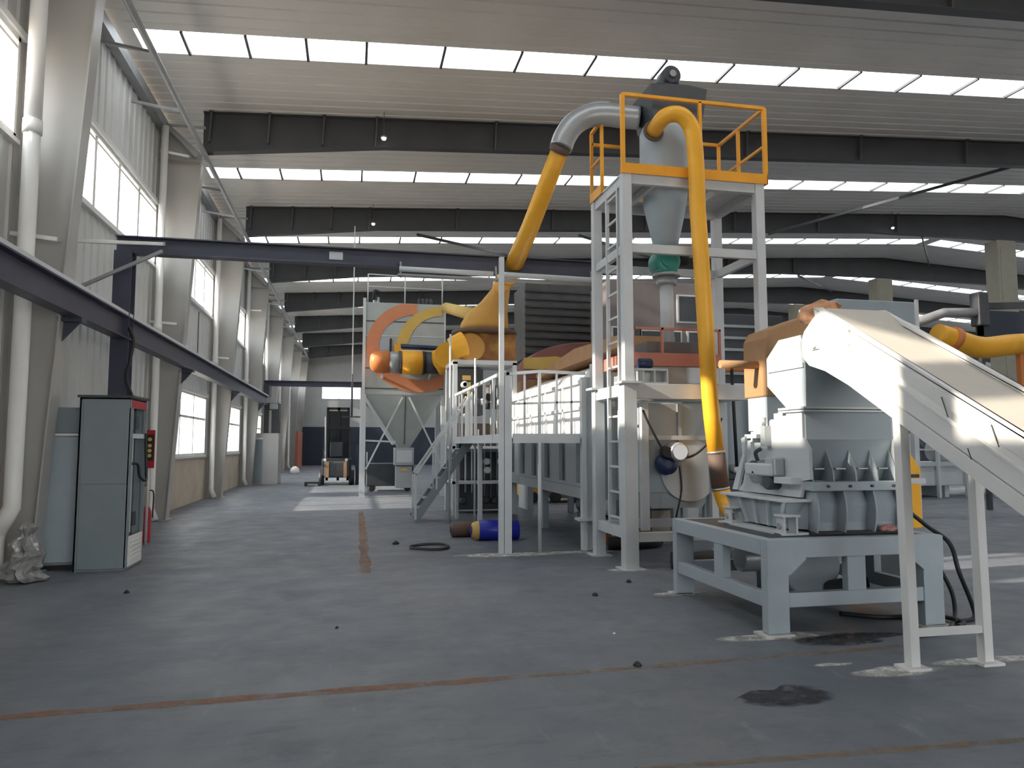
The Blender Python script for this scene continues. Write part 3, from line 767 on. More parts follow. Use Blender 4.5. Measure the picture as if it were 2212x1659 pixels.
MB().lathe([(.09, 0), (.10, .02), (.10, .2), (.07, .22)], (4.46, 9.72, 4.24), 18, 'x').build('drive_motor', 'black', t)
MB().lathe([(.10, -.19), (.10, -.17)], (4.30, 9.72, 4.19), 18, 'y').build('end_cover', 'teal', t)
MB().lathe([(.20, 3.98), (.20, 4.02)], (4.35, 9.72, 0), 20).build('outlet_flange', 'duct', t)
t = thing('drop_pipe', 'pale vertical pipe dropping from the teal valve into the mixer', 'pipe', (4.36, 9.72, 3.0))
MB().cyl((4.35, 9.72, 2.93), (4.35, 9.72, 3.98), .095).build('pipe', 'machl', t)
MB().lathe([(.14, 3.86), (.15, 3.9), (.13, 3.98)], (4.35, 9.72, 0), 20).build('clamp_sleeve', 'duct', t)

# pipe from cyclone down to the granulator
t = thing('yellow_pipe', 'thick yellow pipe bending down in front of the tower to the granulator', 'pipe', (4.4, 8.95, 1.0))
p2 = [(4.06, 9.40, 5.98)] + [Vector(p) for p in [(4.06, 9.10, 6.02), (4.14, 8.97, 6.03), (4.27, 8.92, 5.99), (4.39, 8.92, 5.84), (4.43, 8.92, 5.62), (4.45, 8.92, 5.3)]]
MB().tube(smooth_path(p2, 4) + [(4.46, 8.93, 4.75), (4.51, 8.93, 3.80), (4.58, 8.93, 2.2), (4.60, 8.93, 1.95), (4.65, 8.93, 1.48)], .108, 22).build('upper_run', 'yellow', t)
MB().tube([(4.648, 8.93, 1.50), (4.69, 8.91, 1.03)], .114, 22).build('rubber_sleeve', 'brown', t)
for (a, b) in (((4.646, 8.93, 1.515), (4.65, 8.93, 1.485)), ((4.687, 8.91, 1.045), (4.692, 8.91, 1.015))): MB().tube([a, b], .119, 22).build('hose_clamp', 'steel', t)
MB().tube(smooth_path([(4.692, 8.91, 1.02), (4.73, 8.82, .82), (4.70, 8.5, .62), (4.55, 8.1, .50), (4.40, 7.82, .44)], 6), .11, 22).build('lower_run', 'yellow', t)
MB().lathe([(.13, 0), (.15, .01), (.15, .03), (.13, .04)], (4.06, 9.40, 5.98), 24, 'y').build('inlet_flange', 'brown', t)

# pipe from the blower up to the cyclone
t = thing('yellow_pipe', 'long sloping yellow pipe rising to a grey bend at the tower top', 'pipe', (2.5, 11, 4))
MB().tube([(2.87, 10.02, 5.90), (2.82, 10.15, 5.72), (2.95, 15.9, 5.35 - .0)] if False else [(2.88, 10.0, 5.90), (2.655, 12.0, 4.98), (2.68, 14.0, 4.72 - .02), (2.93, 16.3, 4.62)] if False else [(2.88, 10.0, 5.88), (2.76, 11.4, 4.98 + .12), (2.72, 12.9, 4.62)], [.128, .145, .165], 22).build('lower_run', 'yellow', t)
MB().tube([(2.74, 9.98, 6.06)] if False else smooth_path([(2.875, 10.0, 5.86), (2.94, 10.0, 6.04), (3.08, 10.0, 6.24), (3.30, 10.0, 6.38), (3.56, 9.98, 6.42), (3.80, 9.95, 6.40), (4.04, 9.9, 6.38)], 6), .165, 26).build('bend', 'duct', t)
MB().tube(smooth_path([(2.79, 9.97, 6.02), (2.93, 9.97, 6.25), (3.15, 9.97, 6.46), (3.40, 9.97, 6.58), (3.62, 9.97, 6.60)], 6), .022, 8).build('seam_flange', 'duct', t)
MB().tube([(2.885, 10.0, 5.91), (2.86, 10.06, 5.83)], .150, 22).build('rubber_sleeve', 'brown', t)

# ================================================================= MIXER inside the tower
t = thing('mixing_hopper', 'grey box hopper with a motor on its front, standing inside the tower', 'hopper', (4.4, 10, 0))
MB().box(3.80, 4.86, 9.42, 10.3, .95, 2.16).build('hopper_body', 'mach', t, .01)
MB().prism([(3.86, .95), (4.82, .95), (4.70, .74), (3.96, .74)], 'y', 9.45, 10.27).build('hopper_bottom', 'mach', t)
for x in (3.83, 4.36, 4.84): MB().box(x - .025, x + .025, 9.385, 9.42, .96, 2.15).build('stiffener', 'mach', t)
MB().box(3.8, 4.86, 9.375, 9.42, 1.66, 1.72).build('flange', 'machl', t)
MB().lathe([(.42, -.03), (.42, 0)], (4.5, 9.42, 1.25), 30, 'y').build('round_end_plate', 'machl', t)
for x in (3.88, 4.78):
    for y in (9.5, 10.2): MB().box(x - .04, x + .04, y - .04, y + .04, .44, .96).build('leg', 'mach', t)
for x in (3.84, 4.84): MB().box(x - .05, x + .05, 9.34, 9.44, .46, 2.2).build('corner_post', 'tower', t, .004)
MB().box(3.75, 4.95, 9.36, 10.3, 2.42, 2.66).build('upper_box', 'duct', t, .01)
for (q0, q1, q2, q3, q4, q5) in ((3.66, 4.98, 9.34, 9.40, 2.66, 2.84), (3.60, 3.66, 9.34, 10.3, 2.66, 2.84), (3.66, 4.98, 10.24, 10.3, 2.66, 2.84)): MB().box(q0, q1, q2, q3, q4, q5).build('red_beam', 'salmon', t, .004)
MB().box(3.66, 4.98, 9.35, 9.39, 3.16, 3.19).build('red_rail', 'salmon', t)
for x in (3.68, 4.1, 4.95): MB().box(x, x + .03, 9.35, 9.39, 2.84, 3.19).build('red_rail_post', 'salmon', t)
MB().box(3.95, 4.75, 9.5, 10.1, 2.66, 3.02).build('inlet_box', 'brownbox', t, .01)
ck = MB().box(3.62, 4.12, 9.20, 9.33, 2.40, 2.43).box(3.62, 4.12, 9.20, 9.33, 2.58, 2.61)
for x in (3.62, 3.76, 3.92, 4.10): ck.box(x, x + .02, 9.20, 9.33, 2.43, 2.58)
ck.build('slotted_bracket', 'machl', t)
MB().lathe([(.06, 0), (.07, .02), (.07, .18), (.05, .2)], (3.72, 9.27, 2.68), 14, 'x').build('small_motor', 'bluesteel', t)
m1 = MB().lathe([(.10, -.22), (.13, -.2), (.13, 0), (.12, .02)], (4.22, 9.30, 1.50), 22, 'y').build('gear_motor', 'steel', t)
MB().lathe([(.05, 0), (.14, .02), (.15, .12), (.08, .2)], (4.10, 9.18, 1.34), 20, 'y').build('motor_cover', 'bluesteel', m1)
MB().lathe([(.07, -.1), (.08, 0)], (4.05, 9.2, 1.5), 16, 'y').build('coupling', 'black', m1)
MB().tube(smooth_path([(3.72, 9.12, 2.05), (3.80, 9.1, 1.85), (3.98, 9.12, 1.55), (4.1, 9.12, 1.42), (4.4, 9.1, 1.45), (4.65, 9.1, 1.65), (4.86, 9.15, 1.95)]), .016, 8).build('motor_cable', 'black', t)
MB().tube(smooth_path([(4.22, 9.12, 1.32), (4.24, 9.12, 1.0), (4.16, 9.12, .65)]), .013, 8).build('motor_cable', 'black', t)
for i, (x, y, r, lab) in enumerate([(4.2, 9.05, .11, 'black rolled hose lying on the floor before the tower'), (4.0, 10.9, .1, 'dark rubber hose behind the tower foot')]):
    hs = MB().tube(smooth_path([(x - .15, y, r), (x + .1, y - .06, r), (x + .55, y + .02, r), (x + .75, y + .2, r)]), r, 16)
    tag(hs.build('rubber_hose', 'black'), lab, 'hose')

# ================================================================= GRANULATOR TABLE
t = thing('machine_table', 'heavy grey steel table frame under the granulator', 'table frame', (4.28, 6.7, 0))
X0, X1, Y0, Y1, ZT = 3.42, 5.14, 5.72, 7.60, .80
lw = .10
for (x, y) in ((X0, Y0), (X1, Y0), (X0, Y1), (X1, Y1)):
    xx = x + lw if x == X0 else x - lw; yy = y + lw if y == Y0 else y - lw
    MB().box(x, x + (2 * lw if x == X0 else -2 * lw), y, yy, 0.02, ZT - .16).build('leg', 'mach', t, .006)
    MB().box(x - .05 if x == X0 else x - .22, x + .22 if x == X0 else x + .05, y - .04, y + .16 if y == Y0 else y + .04, 0, .018).build('foot_plate', 'powder', t)
for y in (Y0, Y1 - .1):
    MB().box(X0, X1, y, y + .10, ZT - .16, ZT).build('top_beam', 'mach', t, .005)
    MB().box(X0 + .2, X1 - .2, y + .01, y + .09, .23, .35).build('lower_beam', 'mach', t, .005)
    MB().box(4.19, 4.37, y + .01, y + .09, .35, ZT - .16).build('middle_post', 'mach', t, .005)
for x in (X0, X1 - .1):
    MB().box(x, x + .10, Y0 + .1, Y1 - .1, ZT - .14, ZT - .001).build('top_beam', 'mach', t, .005)
    MB().box(x + .01, x + .09, Y0 + .1, Y1 - .1, .23, .35).build('lower_beam', 'mach', t, .005)
    MB().box(x + .01, x + .09, 6.5, 6.68, .35, ZT - .14).build('middle_post', 'mach', t, .005)
for s in (1, -1):
    xa = X0 if s == 1 else X1
    MB().prism([(xa, ZT - .005), (xa + s * .36, ZT - .005), (xa + s * .36, ZT - .17), (xa + s * .2, .50), (xa, .50)], 'y', Y0 - .012, Y0).build('gusset_plate', 'mach', t)
MB().box(X0 + .1, X1 - .1, Y0 + .1, Y1 - .1, ZT - .012, ZT - .002).build('top_plate', 'dark', t)

# ================================================================= GRANULATOR
t = thing('granulator', 'grey ribbed granulator with tall feed hopper on the steel table', 'granulator', (4.45, 6.5, .8))
gx0, gx1, gy0, gy1 = 4.0, 4.93, 6.0, 7.1
# curved lower housing
prof = [(6.0, .82), (6.0, .90), (5.97, 1.05), (6.03, 1.2), (7.07, 1.2), (7.2, 1.08), (7.1, .9), (7.05, .82)]
MB().prism(prof, 'x', gx0 + .04, gx1 - .02).build('lower_housing', 'mach', t)
for x in (gx0 + .02, 4.30, 4.60, gx1 - .03):
    pts = [(6.0, .82), (5.90, .82)] + [(5.90 - .035 * math.sin(math.pi * k / 8), .82 + .36 * k / 8) for k in range(9)][1:] + [(5.98, 1.18), (6.05, 1.18)]
    MB().prism(pts, 'x', x, x + .015).build('curved_rib', 'mach', t)
MB().box(gx0 - .02, gx1 + .03, 5.86, 6.05, 1.19, 1.27).build('split_flange', 'mach', t, .004)
for x in (4.12, 4.34, 4.56, 4.78): MB().lathe([(.012, -.02), (.012, 0)], (x, 5.86, 1.23), 8, 'y').build('flange_bolt', 'dark', t)
# mid housing with recessed sloping face and gussets
MB().prism([(6.12, 1.27), (6.05, 1.45), (5.99, 1.64), (7.0, 1.64), (7.05, 1.27)], 'x', gx0, gx1 - .04).build('mid_housing', 'mach', t)
for x in (gx0 + .01, 4.22, 4.45, 4.67, gx1 - .06):
    MB().prism([(6.13, 1.27), (5.92, 1.27), (5.93, 1.36), (6.02, 1.55), (6.04, 1.56)], 'x', x, x + .014).build('gusset', 'mach', t)
for x in (4.08, 4.30, 4.53, 4.74): MB().box(x, x + .1, 5.99, 6.07, 1.375, 1.385).build('slot_cover', 'duct', t)
# left side plate with its stepped outline
side = [(6.02, 1.20), (6.02, 1.27), (5.90, 1.29), (5.90, 1.56), (5.99, 1.66), (5.99, 1.90), (6.24, 1.90), (6.24, 1.84), (6.50, 1.84), (6.62, 1.78), (6.64, 1.72), (6.90, 1.64), (6.88, 1.50), (6.95, 1.40), (7.02, 1.30), (7.06, 1.20), (7.15, 1.12), (6.05, 1.12)]
MB().prism(side, 'x', gx0 - .03, gx0).build('side_plate', 'machl', t)
MB().prism([(p[0], p[1]) for p in side], 'x', gx1 - .04, gx1 - .01).build('side_plate', 'machl', t)
# rotor housing top / neck / hopper
MB().box(gx0, gx1 - .04, 5.985, 6.5, 1.64, 1.90).build('neck_box', 'mach', t, .004)
MB().prism([(6.5, 1.62), (6.5, 1.84), (6.85, 1.66), (6.85, 1.62)], 'x', gx0, gx1 - .04).build('rear_slope', 'mach', t)
MB().box(gx0 - .05, gx1 + .02, 5.93, 6.34, 1.92, 1.94).box(gx0 - .05, gx1 + .02, 5.93, 6.34, 1.895, 1.912).build('hopper_flange', 'machl', t)
fh = MB()
zb, zm_, zt_ = 1.94, 2.17, 2.56
b0, m0, t0 = (5.97, 6.28), (5.96, 6.60), (5.96, 6.60)
xs0, xs1 = gx0 + .0, gx1 - .02
fh.add([(xs0, b0[0], zb), (xs1, b0[0], zb), (xs1, b0[1], zb), (xs0, b0[1], zb), (xs0, m0[0], zm_), (xs1, m0[0], zm_), (xs1, m0[1], zm_), (xs0, m0[1], zm_),
        (xs0, t0[0], 2.40), (xs1, t0[0], 2.40), (xs1, t0[1], 2.46), (xs0, t0[1], 2.44), (xs0, 6.02, 2.60), (xs1, 6.02, 2.60), (xs1, 6.38, 2.64), (xs0, 6.38, 2.60)],
       [(0, 1, 5, 4), (1, 2, 6, 5), (2, 3, 7, 6), (3, 0, 4, 7), (4, 5, 9, 8), (5, 6, 10, 9), (6, 7, 11, 10), (7, 4, 8, 11), (8, 9, 13, 12), (9, 10, 14, 13), (10, 11, 15, 14), (11, 8, 12, 15), (12, 13, 14, 15), (0, 3, 2, 1)])
fh.build('feed_hopper', 'mach', t, .004)
MB().box(xs0 - .012, xs0, 5.98, 6.56, 2.30, 2.34).build('hopper_seam', 'machl', t)
# bearing, levers and brackets on the left plate
MB().lathe([(.02, -.14), (.10, -.12), (.10, -.04), (.13, -.03), (.13, 0)], (gx0 - .03, 6.62, 1.32), 22, 'x').build('bearing_housing', 'duct', t)
MB().box(gx0 - .17, gx0 - .03, 6.30, 6.78, 1.30, 1.42).build('bearing_block', 'machl', t, .02)
MB().box(gx0 - .15, gx0 - .03, 6.28, 6.44, 1.30, 1.48).build('bearing_block', 'duct', t, .02)
MB().lathe([(.07, -.12), (.08, -.1), (.08, 0)], (gx0 - .03, 6.42, 1.25), 18, 'x').build('shaft_cover', 'dark', t)
MB().box(gx0 - .13, gx0 - .03, 6.04, 6.32, 1.24, 1.30).build('latch_bar', 'machl', t, .004)
MB().box(gx0 - .12, gx0 - .03, 6.62, 6.84, 1.66, 1.70).prism([(6.62, 1.70), (6.84, 1.70), (6.62, 1.80)], 'x', gx0 - .06, gx0 - .03).build('hinge_bracket', 'machl', t)
MB().prism([(6.80, 1.68), (6.88, 1.66), (6.86, 1.50), (6.97, 1.34), (7.08, 1.14), (6.98, 1.14), (6.9, 1.3), (6.82, 1.48)], 'x', gx0 - .14, gx0 - .11).build('hinge_arm', 'machl', t)
MB().tube(arc((gx0 - .10, 6.72, 1.26), .17, 60, 180, 10, 'yz'), .012, 8).build('quick_lever', 'dark', t)
MB().box(gx0 - .10, gx0 - .03, 6.50, 6.58, 1.58, 1.78).tube([(gx0 - .08, 6.54, 1.78), (gx0 - .08, 6.54, 1.86)], .02, 10).build('clamp_bolt', 'duct', t)
MB().tube(smooth_path([(gx0 - .1, 6.64, 1.44), (gx0 - .12, 6.64, 1.52), (gx0 - .08, 6.6, 1.56)]), .02, 8).build('grease_nipple', 'dark', t)
# flared left base with ribs
MB().box(3.74, 4.06, 5.96, 7.12, 1.085, 1.11).build('base_flange', 'machl', t, .004)
fl = MB().add([(3.80, 6.02, 1.085), (3.80, 7.06, 1.085), (4.02, 7.06, 1.085), (4.02, 6.02, 1.085), (3.86, 6.12, .84), (3.86, 6.88, .84), (4.02, 6.98, .84), (4.02, 6.02, .84)],
              [(0, 3, 2, 1), (4, 5, 6, 7), (0, 1, 5, 4), (1, 2, 6, 5), (2, 3, 7, 6), (3, 0, 4, 7)])
fl.build('flared_base', 'mach', t)
for k in range(5):
    y = 6.02 + k * .255
    MB().add([(3.765, y, 1.085), (3.80, y + .0, 1.085), (3.86, y * .76 + 1.6, .84), (3.83, y * .76 + 1.6, .84), (3.765, y + .014, 1.085), (3.80, y + .014, 1.085), (3.86, y * .76 + 1.614, .84), (3.83, y * .76 + 1.614, .84)],
             [(0, 1, 2, 3), (7, 6, 5, 4), (0, 4, 5, 1), (1, 5, 6, 2), (2, 6, 7, 3), (3, 7, 4, 0)]).build('base_rib', 'machl', t)
for y in (5.92, 6.86):
    MB().box(3.70, 3.88, y, y + .14, .96, .98).box(3.72, 3.74, y + .01, y + .13, .81, .96).box(3.84, 3.86, y + .01, y + .13, .81, .96).box(3.70, 3.9, y, y + .14, .80, .815).build('mount_lug', 'machl', t, .003)
    MB().lathe([(.03, -.08), (.03, 0)], (3.79, y + .08, .88), 10, 'x').build('mount_bolt', 'duct', t)
MB().box(3.70, 3.98, 5.95, 7.1, .80, .82).build('base_plate', 'machl', t)
MB().box(3.98, gx1 + .05, 5.93, 7.1, .80, .825).build('base_plate', 'black', t)
MB().box(gx1, gx1 + .12, 6.05, 6.6, .9, 1.12).build('side_box', 'mach', t, .005)

t = thing('paint_rag', 'small crumpled pink rag tucked at the granulator base', 'rag', (4.72, 5.86, .83))
rg = MB(); rr = random.Random(5)
rg.rings([[(4.72 + r * 1.3 * math.cos(6.283 * j / 10) * rr.uniform(.8, 1.2), 5.87 + r * .5 * math.sin(6.283 * j / 10), .826 + z) for j in range(10)] for r, z in ((.05, 0), (.07, .02), (.06, .045), (.02, .06))])
rg.build('cloth', mat('pink_rag', (.45, .22, .2), .9, var=.5, scale=40), t)

# blower drum under the table
t = thing('blower', 'round grey blower casing with outlet pipes under the table', 'blower', (4.5, 6.9, .1))
MB().lathe([(.30, -.22), (.33, -.20), (.33, .20), (.30, .22)], (4.52, 6.95, .40), 32, 'y').build('casing', 'mach', t)
MB().lathe([(.13, -.12), (.14, -.1), (.14, .26), (.10, .28)], (4.02, 7.05, .44), 24, 'x').build('inlet_pipe', 'duct', t)
MB().tube([(4.05, 7.1, .44), (4.40, 7.80, .44)], .12, 22).build('outlet_pipe', 'duct', t)
MB().tube([(4.70, 6.75, .16), (4.92, 6.45, .26)], .075, 18, caps=False).tube([(4.70, 6.75, .16), (4.92, 6.45, .26)], .065, 18, caps=False).build('drain_pipe', 'dark', t)
MB().box(4.25, 4.8, 6.75, 7.15, 0, .12).build('support', 'mach', t)

# ================================================================= CONVEYOR
t = thing('belt_conveyor', 'pale inclined belt conveyor feeding the granulator hopper from the right', 'conveyor', (4.25, 4.7, 0))
CX0, CX1 = 3.95, 4.57
def cz(y, off=0): return 1.79 + .585 * (y - 4.76) + off
ya, yb = 1.95, 5.62
def side_panel(x0, x1, o0, o1, y0=ya, y1=yb, name='side_panel', m='cream'):
    MB().prism([(y0, cz(y0, o0)), (y1, cz(y1, o0)), (y1 + (.10 if o1 > .3 else .0), cz(y1, o1)), (y0, cz(y0, o1))], 'x', x0, x1).build(name, m, t, .002)
for s, xr in ((-1, CX0), (1, CX1)):
    sg = s
    side_panel(xr - .012 * 1, xr + .012, .0, .49)
    side_panel(xr + sg * .012, xr + sg * .045, .0, .115, name='lower_channel')
    side_panel(xr + sg * .012, xr + sg * .035, .125, .255, name='side_rib')
    side_panel(xr + sg * .012, xr + sg * .05, .262, .285, name='side_rib')
    side_panel(xr + sg * .012, xr + sg * .028, .34, .47, y1=yb - .1, name='upper_panel')
    side_panel(xr - .02, xr + .02, .485, .50, name='top_lip')
MB().prism([(ya, cz(ya, .44)), (yb - .25, cz(yb - .25, .44)), (yb - .05, cz(yb - .05, .50)), (yb + .10, cz(yb + .1, .42)), (yb + .14, cz(yb, .25)), (yb + .14, cz(yb, .2)), (yb, cz(yb, .1)), (ya, cz(ya, .1))], 'x', CX0 + .012, CX1 - .012).build('cover_sheet', 'belt', t)
# rounded head and discharge cheek
hp = [(5.25, 2.07), (5.56, 2.22), (5.78, 2.29), (5.88, 2.38), (5.90, 2.50), (5.84, 2.60), (5.70, 2.70), (5.60, 2.745), (5.25, 2.57)]
MB().prism(hp, 'x', CX0 - .034, CX0 - .014).build('head_cheek', 'cream', t, .004)
MB().prism(hp, 'x', CX1 + .014, CX1 + .034).build('head_cheek', 'cream', t, .004)
MB().box(CX0 - .05, CX0 - .03, 5.62, 5.72, 2.42, 2.50).lathe([(.03, -.02), (.03, 0)], (CX0 - .05, 5.67, 2.46), 14, 'x').build('pulley_bearing', 'cream', t)
MB().prism([(yb + .05, 2.30), (yb + .16, 2.30), (5.94, 2.42), (5.94, 2.52), (yb + .2, 2.66), (yb, 2.72)], 'x', CX0 + .02, CX1 - .02).build('discharge_chute', 'cream', t)
for xr in (CX0, CX1):
    MB().bar((xr, 4.72, .02), (xr, 4.74, cz(4.74, .02)), .075, .075, up=(0, 1, 0)).build('leg', 'cream', t, .004)
    MB().box(xr - .09, xr + .09, 4.64, 4.80, 0, .02).build('foot_plate', 'cream', t)
MB().bar((CX0, 4.72, .25), (CX1, 4.72, .25), .05, .05).build('cross_brace', 'cream', t, .003)
for xr in (CX0, CX1): MB().bar((xr, 2.5, .02), (xr, 2.5, cz(2.5, .02)), .075, .075, up=(0, 1, 0)).build('leg', 'cream', t)
for (y, o) in ((4.25, .35), (3.86, .38), (4.05, .12)): MB().bar((CX0 - .036, y, cz(y, o - .06)), (CX0 - .036, y + .05, cz(y, o + .08)), .004, .006).build('weld_mark', 'dark', t)

rr = random.Random(11); fo = MB(); rs = []
N = 14
for i in range(7):
    tt = i / 6; c = Vector((3.98 + .12 * tt, 5.94 - .30 * tt, 2.74 + .06 * tt)); r = .10 * math.sin(math.pi * (.12 + .8 * tt)) + .015
    rs.append([(c.x + r * 1.1 * rr.uniform(.7, 1.3) * math.cos(6.283 * j / N), c.y + rr.uniform(-.03, .03), c.z + r * rr.uniform(.7, 1.2) * math.sin(6.283 * j / N)) for j in range(N)])
tag(fo.rings(rs).build('foam_lump', 'foam'), 'lump of orange foam scrap on the conveyor head', 'foam')

# orange-brown housing behind the chute with connecting pipe
t = thing('feed_duct', 'orange-brown duct housing behind the pale feed hopper', 'duct', (4.8, 7.4, 2.0))
MB().prism([(4.40, 2.12), (4.40, 2.76), (4.46, 2.86), (4.92, 3.03), (5.1, 3.0), (5.1, 2.12)], 'y', 7.28, 7.75).build('duct_housing', 'tan', t, .02)
MB().box(4.42, 5.05, 7.3, 7.7, 1.75, 2.12).build('grey_neck', 'mach', t)
MB().tube([(4.58, 8.62, 2.66), (5.05, 8.1, 2.60), (5.05, 7.76, 2.58)] if False else [(3.95, 7.45, 2.48), (4.41, 7.45, 2.48)], .045, 14).build('side_pipe', 'tan', t)
for (x, y) in ((4.46, 7.35), (5.0, 7.35), (4.46, 7.66), (5.0, 7.66)): MB().bar((x, y, .81) if y < 7.6 else (x, y, 0), (x, y, 1.76), .05).build('leg', 'mach', t)

# motor at the back right of the table
t = thing('drive_motor', 'orange drive guard with grey band at the rear right of the table', 'motor', (6.35, 7.8, 0))
MB().prism([(5.98, .62), (5.98, 1.25), (6.10, 1.52), (6.42, 1.54), (6.58, 1.32), (6.58, .62)], 'y', 7.6, 8.1).build('guard', 'yellow', t, .01)
MB().box(6.0, 6.5, 7.65, 8.05, 0, .62).build('pedestal', 'dark', t)
MB().prism([(5.90, .62), (5.90, 1.45), (5.98, 1.54), (6.04, 1.53), (6.20, 1.28), (6.20, .62)], 'y', 7.54, 7.60).build('black_side', 'black', t)
MB().box(6.10, 6.62, 7.57, 7.62, 1.14, 1.20).build('grey_band', 'machl', t)
MB().box(6.28, 6.55, 7.585, 7.6, 1.21, 1.25).build('label_strip', 'navy', t)
# black cables
for pts, lab in [([(5.85, 7.45, 1.35), (5.55, 6.8, 1.05), (5.40, 6.2, .83), (5.38, 5.9, .70), (5.38, 5.8, .45), (5.6, 5.9, .12), (5.55, 5.85, .02), (5.3, 5.8, .02)], 'black cable hanging from the orange drive over the table corner'),
                 ([(5.9, 7.45, 1.2), (5.62, 6.9, .9), (5.50, 6.3, .55), (5.55, 6.1, .25), (5.5, 6.0, .02), (5.1, 5.62, .02), (4.9, 5.5, .02), (4.62, 5.45, .02)], 'black cable sagging to the floor by the conveyor legs'),
                 ([(4.5, 6.3, .02), (4.75, 6.1, .02), (5.05, 6.05, .02), (5.3, 5.95, .03), (5.35, 5.75, .02), (5.2, 5.65, .02)], 'black cable looped on the floor below the table')]:
    tag(MB().tube(smooth_path(pts, 8), .02, 8).build('power_cable', 'black'), lab, 'cable', 'black power cables')

# spilled powder
for (x, y, rx, ry, sd, lab) in [(3.50, 5.72, .34, .07, 1, 'white powder patch at the near table leg'), (3.45, 7.55, .2, .06, 2, 'white powder patch at the rear left table leg'), (3.80, 4.68, .20, .08, 3, 'white powder heap at the near conveyor leg'),
                                (4.60, 4.78, .26, .06, 4, 'white powder heap at the far conveyor leg'), (3.50, 9.1, .2, .07, 5, 'white powder ring at the tower front foot'), (5.05, 5.72, .16, .05, 6, 'white powder patch at the right table leg'),
                                (2.25, 10.7, .5, .14, 7, 'white powder patch around the walkway posts'), (3.3, 10.75, .35, .08, 8, 'white powder patch between the tower and the walkway'), (3.45, 4.92, .10, .02, 9, 'short white powder streak left of the conveyor leg')]:
    o = flat_patch('spilled_powder', blob(x, y, rx * 1.5, ry * 1.7, seed=sd), 'powderf', lab, .006, 'stuff'); o['category'] = 'powder'
for (x, y, rx, ry, sd, lab) in [(2.75, 4.38, .17, .12, 21, 'dark oil stain on the floor near the conveyor'), (4.0, 5.55, .3, .1, 22, 'damp dark stain under the table edge')]:
    o = flat_patch('oil_stain', blob(x, y, rx * 1.8, ry * 1.8, seed=sd, jit=.3), 'oil', lab, .002, 'stuff'); o['category'] = 'stain'
rr = random.Random(9)
spots = [(-2.35, 8.85, .03), (.72, 12.2, .05), (3.18, 8.3, .03), (2.55, 7.65, .03), (2.05, 5.2, .03), (-.1, 6.8, .015), (2.2, 6.1, .012)]
labs = ['black scrap near the tall cabinet', 'small black lump in the open aisle', 'black scrap in front of the tower', 'black scrap left of the machine table', 'brown scrap on the orange line', 'tiny dark chip in the aisle', 'tiny white chip in front of the table']
for (x, y, r), lab in zip(spots, labs):
    c = MB().rings([[(x + rr.uniform(.8, 1.2) * q * math.cos(6.283 * j / 8), y + rr.uniform(.8, 1.2) * q * math.sin(6.283 * j / 8), z) for j in range(8)] for q, z in ((r, .0), (r * 1.1, r * .4), (r * .6, r * .9), (r * .15, r * 1.2))])
    tag(c.build('scrap_piece', 'white' if 'white' in lab else 'black'), lab, 'scrap', 'scraps lying on the floor')
ring = []
for j in range(41): a = 2 * math.pi * j / 40; ring.append((1.2 + .30 * math.cos(a), 11.6 + .30 * math.sin(a), .022 + .006 * math.sin(2 * a)))
tag(MB().tube(ring, .014, 8).tube([(p[0] * 1.0, p[1] + .03, p[2] + .012) for p in ring], .012, 8).build('hose_ring', 'black'), 'coiled black hose ring lying on the floor in the aisle', 'hose')

# ================================================================= WALKWAY
t = thing('walkway_platform', 'grey raised walkway with guard rails and stairs beside the tank', 'walkway', (2.9, 13, 0))
WX0, WX1, WY0, WY1, WZ = 2.22, 3.5, 10.8, 16.2, 1.68
MB().box(WX0, WX1, WY0, WY1, WZ, WZ + .02).build('deck', 'tower', t)
MB().box(WX0 + .12, 3.38, WY0 - .02, WY0 + .02, WZ - .06, WZ + .08).box(WX0 - .015, WX0 + .03, WY0 + .04, WY1, WZ - .06, WZ + .08).box(WX0, WX1, WY1 - .03, WY1 + .03, WZ - .06, WZ + .06).build('edge_beam', 'tower', t)
MB().box(2.13, 2.20, 10.76, 10.84, .0, 4.42).box(2.21, 2.32, 10.77, 10.83, 0, 2.62).build('tall_post', 'tower', t)
MB().cyl((2.75, 10.8, 0), (2.75, 10.8, WZ - .06), .028, n=12).build('leg', 'tower', t)
MB().box(3.40, 3.47, 10.74, 10.86, 0.02, 2.62).box(3.47, 3.56, 10.78, 10.82, 0.02, 2.62).build('leg', 'tower', t)
MB().box(3.33, 3.62, 10.68, 10.92, .46, .50).build('joint_plate', 'tower', t)
for (x, y) in ((2.25, 13.2), (2.25, 16.1), (3.4, 16.1), (2.6, 15.1)): MB().box(x - .03, x + .03, y - .03, y + .03, 0, WZ - .06).build('leg', 'tower', t)
HZ = 2.68
def grail(p, q, w=.04, nm='guard_rail'): MB().bar(p, q, w, w).build(nm, 'machl', t)
for x in (2.26, 2.52, 2.75, 3.02, 3.25): grail((x, 10.8, WZ), (x, 10.8, HZ if x != 2.52 else HZ), .03 if x not in (2.26, 2.75) else .045, 'guard_post')
grail((2.22, 10.8, HZ - .03), (2.75, 10.8, HZ + .02), .045); grail((2.75, 10.8, HZ + .02), (3.47, 10.8, HZ), .045); grail((2.26, 10.8, 2.2), (3.45, 10.8, 2.25), .03)
for k in range(6):
    y = 11.7 + k * .88; grail((WX0, y, WZ), (WX0, y, HZ), .04, 'guard_post')
grail((WX0, WY0, HZ), (WX0, WY1, HZ), .05); # stairs
sp0, sp1 = (1.42, 16.0, .02), (2.22, 16.0, 1.70)
S0 = Vector((1.30, 15.5, .06)); S1 = Vector((2.45, 15.5, 1.70))
for y in (15.45, 16.15):
    MB().bar((S0.x, y, S0.z), (S1.x, y, S1.z), .03, .16).build('stringer', 'cab', t)
for k in range(1, 8):
    p = S0.lerp(S1, k / 8); MB().box(p.x - .11, p.x + .11, 15.46, 16.14, p.z, p.z + .025).build('tread', 'cab', t)
